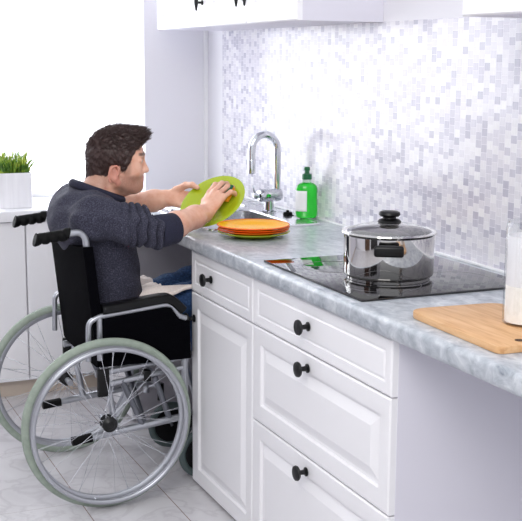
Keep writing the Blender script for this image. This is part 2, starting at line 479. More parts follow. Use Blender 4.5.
# ------------------------------------------------------------------ fitted kitchen: base units
DOORP = [(0, 0), (0.0, 0.016), (0.004, 0.020), (0.012, 0.0205), (0.052, 0.0170), (0.056, 0.0085), (0.064, 0.0080), (0.090, 0.0170), (0.094, 0.0188), (0.100, 0.0190)]
DRAWP = [(0, 0), (0.0, 0.016), (0.004, 0.020), (0.010, 0.0205), (0.030, 0.0180), (0.033, 0.0145), (0.037, 0.0145), (0.041, 0.0180), (0.049, 0.0185)]
def knob(parent, x, y, z, name='knob'):
    bm = B()
    lathe(bm, [(0.0, 0.0), (0.013, 0.0), (0.013, 0.003), (0.0075, 0.006), (0.0065, 0.019), (0.010, 0.023), (0.0195, 0.026), (0.0220, 0.030), (0.0205, 0.035), (0.012, 0.038), (0, 0.039)], (x, y, z), (-1, 0, 0), 28)
    return obj(name, bm, M['blackmetal'], parent, label='black round knob')
XF = -0.58          # carcass front; fronts stand 2 cm proud
u1 = thing('base_cabinet', 'narrow white base cabinet with one drawer above a tall door', 'cabinet', (-0.3, -0.27, 0), 'white base cabinets under the worktop')
bm = B(); box(bm, XF, -0.05, -0.541, 0.0, 0.012, 0.848); obj('body', bm, M['cab_side'], u1)
bm = B(); panel(bm, '-x', -0.540, -0.001, 0.704, 0.847, XF, DRAWP); d = obj('drawer', bm, M['cab'], u1, angle=0.2); knob(d, -0.6, -0.19, 0.776)
bm = B(); panel(bm, '-x', -0.540, -0.001, 0.012, 0.700, XF, DOORP); d = obj('door', bm, M['cab'], u1, angle=0.2); knob(d, -0.6, -0.028, 0.610)
u2 = thing('base_cabinet', 'wide white base cabinet with three stacked drawers below the hob', 'cabinet', (-0.3, -0.96, 0), 'white base cabinets under the worktop')
bm = B(); box(bm, XF, -0.05, -1.375, -0.543, 0.012, 0.848); obj('body', bm, M['cab_side'], u2)
for z0, z1, pr, kz in ((0.704, 0.847, DRAWP, 0.779), (0.405, 0.700, DOORP, 0.661), (0.012, 0.401, DOORP, 0.362)):
    bm = B(); panel(bm, '-x', -1.374, -0.544, z0, z1, XF, pr); d = obj('drawer', bm, M['cab'], u2, angle=0.2); knob(d, -0.6, -0.925, kz)

# ------------------------------------------------------------------ worktop (with sink cut-out)
ZT, ZL = 0.900, 0.852
SX0, SX1, SY0, SY1 = -0.500, -0.075, 0.07, 1.08
bm = B()
t = bmesh.new()
prof = [(-0.50, ZL), (-0.612, ZL)] + [(-0.608-0.012*math.sin(a)*1.0, ZL+0.012-0.012*math.cos(a)) for a in (0.4, 0.9, 1.57)] + \
       [(-0.606-0.014*math.cos(a), ZT-0.014+0.014*math.sin(a)) for a in (0.0, 0.4, 0.8, 1.2, 1.57)] + [(-0.50, ZT)]
ya, yb = -2.7, 1.205
A = [t.verts.new((x, ya, z)) for x, z in prof]; C2 = [t.verts.new((x, yb, z)) for x, z in prof]
for i in range(len(prof)): t.faces.new((A[i], A[(i+1) % len(prof)], C2[(i+1) % len(prof)], C2[i]))
t.faces.new(A); t.faces.new(C2[::-1]); merge(bm, t)
box(bm, SX1, XW, ya, yb, ZL, ZT); box(bm, SX0, SX1, ya, SY0, ZL, ZT); box(bm, SX0, SX1, SY1, yb, ZL, ZT)
wt = obj('worktop', bm, M['counter']); tag(wt, 'long grey stone-look worktop running along the mosaic wall', 'worktop')
# wall seal strip
bm = B(); box(bm, XW-0.010, XW, -2.7, 1.187, ZT, ZT+0.007, 0.002); struct('trim_3', bm, M['trim'])
# base cabinet at the far end, beyond the knee space
u3 = thing('base_cabinet', 'base cabinet with grey side panel under the drainer, beyond the knees of the man', 'cabinet', (-0.3, 0.96, 0), 'white base cabinets under the worktop')
bm = B(); box(bm, -0.575, -0.03, 0.735, 1.195, 0.012, 0.848); obj('body', bm, M['cab_side'], u3)
bm = B(); box(bm, -0.578, -0.03, 0.717, 0.735, 0.0, 0.850, 0.001); obj('side_panel', bm, M['grey_panel'], u3, label='dark grey metallic side panel')
bm = B(); panel(bm, '-x', 0.737, 1.194, 0.012, 0.846, -0.577, DOORP); d = obj('door', bm, M['cab'], u3, angle=0.2); knob(d, -0.597, 0.765, 0.68)

# ------------------------------------------------------------------ sink
sk = thing('sink', 'stainless steel sink with bowl and ridged drainer set into the worktop', 'sink', (-0.29, 0.55, 0.9))
def rr(x0, x1, y0, y1, r): return round_poly([(x0, y0), (x1, y0), (x1, y1), (x0, y1)], r, 5)
def ring_faces(bm, A, C):
    n = len(A)
    for i in range(n): bm.faces.new((A[i], A[(i+1) % n], C[(i+1) % n], C[i]))
bm = B()
OX0, OX1, OY0, OY1 = -0.512, -0.062, 0.055, 1.095
BX0, BX1, BY0, BY1 = -0.435, -0.155, 0.13, 0.53
def loop(poly, z): return [bm.verts.new((x, y, z)) for x, y in poly]
l0 = loop(rr(OX0, OX1, OY0, OY1, 0.02), ZT+0.0005); l1 = loop(rr(OX0+0.002, OX1-0.002, OY0+0.002, OY1-0.002, 0.02), ZT+0.006)
l2 = loop(rr(OX0+0.012, OX1-0.012, OY0+0.012, OY1-0.012, 0.02), ZT+0.006)
l3 = loop(rr(OX0+0.016, OX1-0.016, OY0+0.016, OY1-0.016, 0.02), ZT+0.003)
for a, b in ((l0, l1), (l1, l2), (l2, l3)): ring_faces(bm, a, b)
h0 = loop(rr(BX0, BX1, BY0, BY1, 0.05), ZT+0.003)
bm.faces.ensure_lookup_table()
es = []
for lp in (l3, h0):
    for i in range(len(lp)):
        e = bm.edges.get((lp[i], lp[(i+1) % len(lp)])) or bm.edges.new((lp[i], lp[(i+1) % len(lp)]))
        es.append(e)
bmesh.ops.triangle_fill(bm, use_beauty=True, use_dissolve=False, edges=es)
obj('deck', bm, M['steel'], sk, angle=0.3)
bm = B()
def loop(poly, z): return [bm.verts.new((x, y, z)) for x, y in poly]
ls = [loop(rr(BX0, BX1, BY0, BY1, 0.05), ZT+0.003), loop(rr(BX0+0.004, BX1-0.004, BY0+0.004, BY1-0.004, 0.05), ZT-0.002),
      loop(rr(BX0+0.008, BX1-0.008, BY0+0.008, BY1-0.008, 0.05), ZT-0.10), loop(rr(BX0+0.03, BX1-0.03, BY0+0.03, BY1-0.03, 0.05), ZT-0.125)]
for a, b in zip(ls, ls[1:]): ring_faces(bm, a, b)
bm.faces.new(ls[-1])
obj('bowl', bm, M['steel'], sk, angle=0.5)
bm = B(); lathe(bm, [(0, 0.0025), (0.02, 0.003), (0.038, 0.004), (0.042, 0.0005)], (-0.31, 0.33, ZT-0.125), n=32); obj('drain', bm, M['chrome'], sk)
for i in range(9):
    x = -0.455 + i*0.04
    bm = B(); tube(bm, [(x, 0.62, ZT+0.0015), (x, 0.64, ZT+0.004), (x, 1.03, ZT+0.004), (x, 1.05, ZT+0.0015)], 0.006, 8); obj('drainer_ridge', bm, M['steel'], sk)

# ------------------------------------------------------------------ tap
tp = thing('tap', 'chrome kitchen mixer tap with high swan-neck spout behind the sink', 'tap', (-0.118, 0.42, ZT+0.006))
bm = B(); lathe(bm, [(0, 0), (0.029, 0), (0.029, 0.004), (0.022, 0.008), (0.020, 0.03), (0.019, 0.06), (0, 0.06)], (-0.118, 0.42, ZT+0.006)); obj('base', bm, M['chrome'], tp)
bm = B(); lathe(bm, [(0, 0), (0.016, 0.0), (0.023, 0.004), (0.0255, 0.012), (0.0255, 0.095), (0.021, 0.103), (0.008, 0.106), (0, 0.106)], (-0.066, 0.42, 0.972), (-1, -0.15, 0)); obj('mixer_body', bm, M['chrome'], tp)
bm = B(); lathe(bm, [(0, 0), (0.012, 0.0), (0.0125, 0.016), (0.009, 0.02), (0, 0.021)], (-0.176, 0.404, 0.972), (-1, -0.15, 0))
tube(bm, [(-0.184, 0.402, 0.972), (-0.191, 0.400, 0.995), (-0.197, 0.398, 1.016)], [0.005, 0.004, 0.0035], 10); obj('lever', bm, M['chrome'], tp)
bm = B()
pts = [V(-0.084, 0.42, 0.965), V(-0.084, 0.42, 1.150)]
cxs = (-0.084-0.194)/2; rad = (0.194-0.084)/2
for i in range(1, 16):
    a = PI*i/16; pts.append(V(cxs+rad*math.cos(a), 0.42, 1.150+1.08*rad*math.sin(a)))
pts += [V(-0.194, 0.42, 1.145), V(-0.194, 0.42, 1.10)]
tube(bm, pts, 0.0148, 20); obj('spout', bm, M['chrome'], tp)
bm = B(); lathe(bm, [(0, 0), (0.0135, 0), (0.0160, 0.003), (0.0160, 0.05), (0.0148, 0.055), (0, 0.055)], (-0.194, 0.42, 1.058)); obj('nozzle', bm, M['chrome'], tp)

# ------------------------------------------------------------------ washing-up bottle and plug
bx, by = -0.058, 0.205
bt = thing('soap_bottle', 'green washing-up liquid bottle with dark green cap beside the tap', 'bottle', (bx, by, ZT+0.0065))
bz = ZT+0.0065
prof = [(0, 0), (0.036, 0.0), (0.041, 0.006), (0.042, 0.03), (0.0405, 0.06), (0.040, 0.09), (0.041, 0.110), (0.038, 0.122), (0.028, 0.130), (0.0185, 0.134), (0.0, 0.134)]
ang = -0.35
bm = B(); lathe(bm, prof, (bx, by, bz), sy=0.62, rot=ang, n=56); obj('liquid', bm, M['soap'], bt, label='bright green liquid seen through the bottle')
bm = B(); lathe(bm, [(0.017, 0.134), (0.0165, 0.150), (0.0, 0.150)], (bx, by, bz), n=32); obj('neck', bm, M['clearplastic'], bt)
bm = B(); lathe(bm, [(0, 0.146), (0.0185, 0.146), (0.0185, 0.160), (0.0175, 0.166), (0.010, 0.168), (0.0085, 0.178), (0.0115, 0.180), (0.0115, 0.190), (0.008, 0.193), (0, 0.193)], (bx, by, bz), n=32); obj('cap', bm, M['capgreen'], bt)
# label: patch over the left-front of the bottle
bm = B(); rows = []
for iz in range(9):
    zz = 0.026 + 0.078*iz/8; row = []
    for ia in range(17):
        a = math.radians(178 + 90*ia/16)
        rr_ = 0.0427 if zz > 0.03 else 0.0428
        p = Matrix.Rotation(ang, 3, 'Z') @ V(rr_*math.cos(a), 0.62*rr_*math.sin(a)*1.01, zz)
        row.append(bm.verts.new(p + V(bx, by, bz)))
    rows.append(row)
for a, b in zip(rows, rows[1:]):
    for i in range(16): bm.faces.new((a[i], a[i+1], b[i+1], b[i]))
o = obj('label', bm, M['label'], bt, label='blank white front label'); sm = o.modifiers.new('t', 'SOLIDIFY'); sm.thickness = 0.0006

bm = B(); lathe(bm, [(0, 0), (0.017, 0), (0.019, 0.004), (0.016, 0.012), (0.006, 0.014), (0.005, 0.02), (0, 0.021)], (-0.090, 0.305, ZT+0.0035), n=28)
tag(obj('sink_plug', bm, M['rubber'], origin=(-0.090, 0.305, ZT+0.004)), 'small black sink plug lying between tap and green bottle', 'plug')

# ------------------------------------------------------------------ plates
def plate_profile(R):
    return [(0, 0.003), (0.30*R, 0.002), (0.50*R, 0.0), (0.55*R, 0.0), (0.58*R, 0.004), (0.80*R, 0.0095), (0.985*R, 0.0165), (1.0*R, 0.0185), (0.985*R, 0.0195), (0.80*R, 0.0135), (0.66*R, 0.0085), (0.60*R, 0.006), (0.3*R, 0.0065), (0, 0.007)]
def plate(c, R, material, rim=None, axis=(0, 0, 1), label='', group=None):
    r = thing('plate', label, 'plate', c, group)
    bm = B(); lathe(bm, plate_profile(R), c, axis, 72); obj('dish', bm, material, r, angle=1.2)
    if rim:
        bm = B(); q = Vector((0, 0, 1)).rotation_difference(Vector(axis).normalized())
        tube(bm, [Vector(c) + q @ V(R*math.cos(2*PI*i/72), R*math.sin(2*PI*i/72), 0.0183) for i in range(72)], 0.0024, 8, closed=True)
        obj('rim', bm, rim, r)
    return r
pc = (-0.413, -0.113); PR = 0.1245
plate((pc[0], pc[1], ZT+0.0005), PR, M['green_plate'], label='lime green plate at the bottom of the plate stack on the worktop', group='plates stacked by the sink')
plate((pc[0]-0.002, pc[1]+0.001, ZT+0.0085), PR*0.985, M['orange_plate'], label='orange plate lying directly on the lime green plate in the stack', group='plates stacked by the sink')
plate((pc[0]+0.001, pc[1], ZT+0.0160), PR*0.985, M['orange_plate'], label='orange plate directly under the yellow top plate of the stack', group='plates stacked by the sink')
plate((pc[0]-0.002, pc[1], ZT+0.0235), PR*0.985, M['yellow_plate'], rim=M['orange_plate'], label='yellow plate with orange rim on top of the stack', group='plates stacked by the sink')

# ------------------------------------------------------------------ hob
HX0, HX1, HY0, HY1 = -0.586, -0.060, -1.196, -0.588
hb = thing('hob', 'black glass ceramic hob set in the worktop under the saucepan', 'hob', ((HX0+HX1)/2, (HY0+HY1)/2, ZT))
bm = B(); box(bm, HX0, HX1, HY0, HY1, ZT+0.0003, ZT+0.0065, 0.0018); obj('glass_top', bm, M['glassblack'], hb, angle=0.3)
mk = mat('hob_marking', (92, 92, 96), 0.3)
for cx_, cy_, rr_ in ((-0.44, -0.76, 0.09), (-0.20, -0.76, 0.075), (-0.20, -1.04, 0.09), (-0.44, -1.04, 0.105)):
    bm = B(); lathe(bm, [(rr_, 0), (rr_+0.0015, 0), (rr_+0.0015, 0.0003), (rr_, 0.0003), (rr_, 0)], (cx_, cy_, ZT+0.0065), n=64); obj('heating_ring', bm, mk, hb)

# ------------------------------------------------------------------ saucepan
sp_c = Vector((-0.377, -0.965, ZT+0.0068))
sp = thing('saucepan', 'polished steel saucepan with glass lid standing on the hob', 'saucepan', sp_c)
R = 0.124
bm = B(); lathe(bm, [(0, 0.0), (R-0.018, 0.0), (R-0.010, 0.001), (R-0.009, 0.008), (R-0.002, 0.013), (R, 0.018), (R, 0.122), (R+0.004, 0.127), (R+0.0035, 0.1285), (R-0.003, 0.126), (R-0.003, 0.02), (R-0.015, 0.008), (0, 0.008)], sp_c, n=96); obj('pan_body', bm, M['polished'], sp)
hd = Vector((-0.50, -0.866, 0)).normalized(); hs = Vector((-hd.y, hd.x, 0))
for s in (1, -1):
    d = hd*s
    bm = B()
    for q in (-1, 1):
        if q == 1: obj('handle_bracket', bm, M['polished'], sp); bm = B()
        tube(bm, fillet([sp_c + d*(R-0.001) + hs*q*0.030 + V(0, 0, 0.096), sp_c + d*(R+0.02) + hs*q*0.034 + V(0, 0, 0.098), sp_c + d*(R+0.028) + hs*q*0.034 + V(0, 0, 0.098)], 0.008), 0.004, 10)
    box_c = sp_c + d*(R+0.028) + V(0, 0, 0.098)
    ob = obj('handle_bracket', bm, M['polished'], sp)
    bm = B(); t = bmesh.new(); bmesh.ops.create_cube(t, size=1); bmesh.ops.scale(t, vec=(0.022, 0.078, 0.030), verts=t.verts[:])
    bmesh.ops.bevel(t, geom=t.edges[:], offset=0.007, segments=3, profile=0.5, affect='EDGES')
    a = math.atan2(d.y, d.x); bmesh.ops.rotate(t, cent=(0, 0, 0), matrix=Matrix.Rotation(a, 3, 'Z'), verts=t.verts[:])
    bmesh.ops.translate(t, vec=box_c, verts=t.verts[:]); merge(bm, t); obj('handle', bm, M['plastic'], sp)
lid_c = sp_c + V(0, 0, 0.128)
ld = []
bm = B(); lathe(bm, [(R-0.006, 0.0005), (R-0.007, 0.002), (0.10, 0.012), (0.07, 0.020), (0.035, 0.0255), (0.0, 0.027)], lid_c, n=80); lid = obj('lid', bm, M['lid_glass'], sp, label='domed clear glass lid')
bm = B(); lathe(bm, [(R-0.008, -0.0015), (R+0.006, -0.001), (R+0.0075, 0.001), (R+0.006, 0.004), (R-0.006, 0.0045), (R-0.009, 0.003), (R-0.008, -0.0015)], lid_c, n=80); obj('lid_rim', bm, M['polished'], lid)
bm = B(); lathe(bm, [(0, 0.026), (0.031, 0.025), (0.033, 0.028), (0.028, 0.034), (0.019, 0.037), (0.018, 0.041), (0.026, 0.043), (0.030, 0.048), (0.028, 0.054), (0.022, 0.057), (0, 0.058)], lid_c, n=48); obj('lid_knob', bm, M['plastic'], lid, label='black lid knob')

# ------------------------------------------------------------------ chopping board, jar
BD = [(-0.560, -1.365), (-0.300, -1.385), (-0.310, -1.765), (-0.572, -1.755)]
bd = thing('chopping_board', 'light wooden chopping board lying on the worktop near the hob', 'board', (-0.43, -1.56, ZT))
bm = B(); prism(bm, round_poly(BD, [0.055, 0.055, 0.02, 0.02]), ZT+0.0003, ZT+0.0165, 0.003); obj('board', bm, M['wood'], bd, angle=0.4)
bm = B(); lathe(bm, [(0, 0), (0.011, 0), (0.011, 0.0006), (0, 0.0008)], (-0.495, -1.722, ZT+0.0164), n=28); obj('hole_shade_disc', bm, mat('hole_shadow_wood', (70, 44, 26), 0.8), bd, label='dark disc painted as the shade inside the hanging hole')  # flat dark disc: the hole's shade is painted, nothing is cut
jc = Vector((-0.390, -1.598, ZT+0.0168)); JR = 0.0505
jr = thing('storage_jar', 'tall glass jar half full of white flour on the chopping board', 'jar', jc)
bm = B(); lathe(bm, [(0, 0), (JR-0.004, 0), (JR, 0.004), (JR, 0.215), (JR-0.003, 0.228), (JR-0.003, 0.232), (JR-0.006, 0.232), (JR-0.006, 0.226)], jc, n=64); obj('glass', bm, M['glass'], jr)
bm = B(); lathe(bm, [(0, 0.005), (JR-0.0045, 0.006), (JR-0.0045, 0.088), (JR-0.012, 0.092), (0.02, 0.096), (0, 0.093)], jc, n=48); obj('flour', bm, M['flour'], jr)
bm = B(); lathe(bm, [(JR-0.0045, 0.0885), (JR-0.0042, 0.20), (JR-0.0055, 0.20), (JR-0.0062, 0.0885)], jc, n=48)
dm = mat('flour_dust', (246, 245, 248), 0.8); dm.node_tree.nodes['Principled BSDF'].inputs['Alpha'].default_value = 0.72
obj('flour_dust', bm, dm, jr, label='thin film of flour dust on the inside')

# ------------------------------------------------------------------ wall cabinets
def drop_handle(parent, x, y, z):
    bm = B()
    lathe(bm, [(0, 0), (0.010, 0), (0.010, 0.003), (0.0045, 0.006), (0.0045, 0.022), (0.006, 0.024), (0, 0.025)], (x, y, z), (-1, 0, 0), 20)
    lathe(bm, [(0, -0.034), (0.0035, -0.030), (0.0075, -0.006), (0.0085, 0.006), (0.006, 0.020), (0.004, 0.034), (0, 0.037)], (x-0.026, y, z), n=20)
    obj('handle', bm, M['blackmetal'], parent, label='black pointed handle')
XU = -0.311
c1 = thing('wall_cabinet', 'white wall cabinet with three doors and pointed black handles above the tap', 'cabinet', (-0.16, 0.44, 1.623), 'white wall cabinets')
bm = B(); box(bm, XU, XW-0.001, -0.2655, 1.155, 1.623, 2.35); obj('body', bm, M['cab_side'], c1)
for y0, y1, hy in ((0.558, 1.154, 0.595), (0.152, 0.555, 0.188), (-0.2645, 0.149, 0.112)):
    bm = B(); panel(bm, '-x', y0, y1, 1.624, 2.349, XU, DOORP); d = obj('door', bm, M['upper'], c1, angle=0.2); drop_handle(d, XU-0.02, hy, 1.715)
c2 = thing('wall_cabinet', 'plain white wall cabinet at the upper right above the hob', 'cabinet', (-0.16, -1.65, 1.604), 'white wall cabinets')
bm = B(); box(bm, XU, XW-0.001, -2.1, -1.21, 1.604, 2.35); obj('body', bm, M['cab_side'], c2)
bm = B(); panel(bm, '-x', -2.099, -1.211, 1.605, 2.349, XU, DOORP); obj('door', bm, M['upper'], c2, angle=0.2)

# ------------------------------------------------------------------ plant on ledge
px0, px1, py0, py1, pz = -1.010, -0.866, 1.302, 1.408, 0.8472
pl = thing('potted_plant', 'spiky green grass plant in a white square planter on the window ledge', 'plant', (-0.938, 1.355, pz))
bm = B(); zt_ = pz+0.156
def lp(i, z): return [bm.verts.new(p + (z,)) for p in rr(px0+i, px1-i, py0+i, py1-i, 0.006)]
L_ = [lp(0.003, pz), lp(0.0, pz+0.004), lp(0.0, zt_-0.002), lp(0.001, zt_), lp(0.006, zt_), lp(0.007, zt_-0.002), lp(0.008, zt_-0.02)]
for a, b in zip(L_, L_[1:]): ring_faces(bm, a, b)
bm.faces.new(L_[0][::-1]); obj('planter', bm, M['pot_white'], pl, angle=0.5)
bm = B(); box(bm, px0+0.008, px1-0.008, py0+0.008, py1-0.008, zt_-0.03, zt_-0.018); obj('soil', bm, M['soil'], pl)
bm = B()
for i in range(300):
    x = rnd.uniform(px0+0.012, px1-0.012); y = rnd.uniform(py0+0.012, py1-0.012)
    h = rnd.uniform(0.07, 0.160); a = rnd.uniform(0, 2*PI)
    ox, oy = (x-(px0+px1)/2)/0.07, (y-(py0+py1)/2)/0.05
    lean = V(ox*0.9+0.8*math.cos(a), oy*0.9+0.8*math.sin(a), 0)*0.052
    wv = V(-math.sin(a), math.cos(a), 0)*rnd.uniform(0.0028, 0.0052)
    t_ = V(math.cos(a), math.sin(a), 0)*0.0012
    prev = None
    for k in range(6):
        s = k/5; c = V(x, y, zt_-0.02) + lean*s*s + V(0, 0, h*(s-0.12*s*s)); wd = (1-s**1.6)*1.0+0.02
        cur = [bm.verts.new(c-wv*wd), bm.verts.new(c+t_*wd), bm.verts.new(c+wv*wd)]
        if prev:
            bm.faces.new((prev[0], prev[1], cur[1], cur[0])); bm.faces.new((prev[1], prev[2], cur[2], cur[1]))
        prev = cur
lv = obj('leaves', bm, M['grass'], pl); lv['kind'] = 'stuff'
# ------------------------------------------------------------------ wheelchair
wc = thing('wheelchair', 'black and silver wheelchair with grey-green tyres facing the worktop, man seated in it', 'wheelchair', (-0.85, 0.19, 0.0))
YN, YF = -0.03, 0.41          # frame sides
WN, WF = -0.100, 0.486        # wheel planes
def sweep(bm, path, hw, hh, rnd_=0.35, n=16):
    """rounded bar along a path in the x-z plane; hw across (y), hh up."""
    pts = [Vector(p) for p in path]; rings = []
    for i, p in enumerate(pts):
        d = (pts[min(i+1, len(pts)-1)] - pts[max(i-1, 0)]).normalized(); up = Vector((-d.z, 0, d.x))
        if up.z < 0: up = -up
        ring = []
        for k in range(n):
            a = 2*PI*k/n; e = 0.5
            ca, sa = math.cos(a), math.sin(a)
            ring.append(bm.verts.new(p + V(0, 1, 0)*hw*math.copysign(abs(ca)**e, ca) + up*hh*math.copysign(abs(sa)**e, sa)))
        rings.append(ring)
    for A, C in zip(rings, rings[1:]):
        for k in range(n): bm.faces.new((A[k], A[(k+1) % n], C[(k+1) % n], C[k]))
    bm.faces.new(rings[0]); bm.faces.new(rings[-1])

# big wheels: tyre, rim, hand rim, hub, spokes
WR = 0.293
def torus(bm, R, r, y=0.0, n=96, m=14, sy=1.0):
    rings = []
    for i in range(n):
        a = 2*PI*i/n
        rings.append([bm.verts.new(((R+r*math.cos(2*PI*k/m))*math.cos(a), y+sy*r*math.sin(2*PI*k/m), (R+r*math.cos(2*PI*k/m))*math.sin(a))) for k in range(m)])
    for i in range(n):
        A, C = rings[i], rings[(i+1) % n]
        for k in range(m): bm.faces.new((A[k], A[(k+1) % m], C[(k+1) % m], C[k]))
def mesh_only(name, bm, material, angle=0.6):
    o = obj(name, bm, material, angle=angle); COL.objects.unlink(o); me = o.data; bpy.data.objects.remove(o); return me
def child(name, me, parent, loc=(0, 0, 0), rot=(0, 0, 0)):
    o = bpy.data.objects.new(name, me); o.location = loc; o.rotation_euler = rot
    COL.objects.link(o); o.parent = parent; return o
bm = B(); torus(bm, WR-0.015, 0.015, sy=0.95); me_tyre = mesh_only('wheel', bm, M['tyre'])
bm = B(); RI = WR-0.028
lathe(bm, [(RI+0.003, -0.011), (RI+0.003, 0.011), (RI-0.004, 0.0115), (RI-0.014, 0.006), (RI-0.014, -0.006), (RI-0.004, -0.0115), (RI+0.003, -0.011)], (0, 0, 0), (0, 1, 0), 96)
me_rim = mesh_only('rim', bm, M['silver'])
HRR = 0.262
def side_meshes(s):
    """s=-1: outer side faces -y."""
    bm = B(); torus(bm, HRR, 0.0085, y=0.040*s); me_hr = mesh_only('hand_rim', bm, M['silver'])
    brs = []
    for i in range(6):
        a = 2*PI*(i+0.3)/6; bm = B(); ca, sa = math.cos(a), math.sin(a)
        tube(bm, [(HRR*ca, 0.038*s, HRR*sa), ((RI-0.006)*ca, 0.008*s, (RI-0.006)*sa)], 0.004, 8); brs.append(mesh_only('rim_tab', bm, M['silver']))
    bm = B(); lathe(bm, [(0, -0.030), (0.012, -0.030), (0.015, -0.027), (0.026, -0.022), (0.026, -0.018), (0.017, -0.015), (0.016, 0.015), (0.026, 0.018), (0.022, 0.022), (0.016, 0.028), (0, 0.028)], (0, 0, 0), (0, -s, 0), 32)
    return me_hr, brs, mesh_only('hub', bm, M['blackmetal'])
spoke_me = {}
for s_ in (-1, 1):
    for dlt in (-1, 1):
        bm = B(); p0 = V(0.028, 0.020*s_, 0); a = dlt*0.62; p1 = V((RI-0.012)*math.cos(a), 0.001*s_, (RI-0.012)*math.sin(a))
        tube(bm, [p0, p1], 0.0010, 6); spoke_me[(s_, dlt)] = mesh_only('spoke', bm, M['chrome'])
for yw, s in ((WN, -1), (WF, 1)):
    me_hr, brs, me_hub = side_meshes(s)
    wl = bpy.data.objects.new('wheel', me_tyre); link(wl, wc, (-0.935, yw, 0.2945)); wl.location = V(-0.935, yw, 0.2945) - WL[wc.name]
    wl['label'] = 'large spoked wheel with grey-green tyre'
    child('rim', me_rim, wl); child('hand_rim', me_hr, wl); child('hub', me_hub, wl)
    for b_ in brs: child('rim_tab', b_, wl)
    for i in range(18):
        for k, s_ in enumerate((-1, 1)):
            child('spoke', spoke_me[(s_, 1 if (i % 2) else -1)], wl, rot=(0, 2*PI*(i+0.5*k)/18, 0))
    bm = B(); inn = -s
    lathe(bm, [(0, 0.02), (0.011, 0.02), (0.011, 0.075), (0, 0.075)], (-0.935, yw, 0.2945), (0, inn, 0), 16); obj('axle', bm, M['silver'], wc)

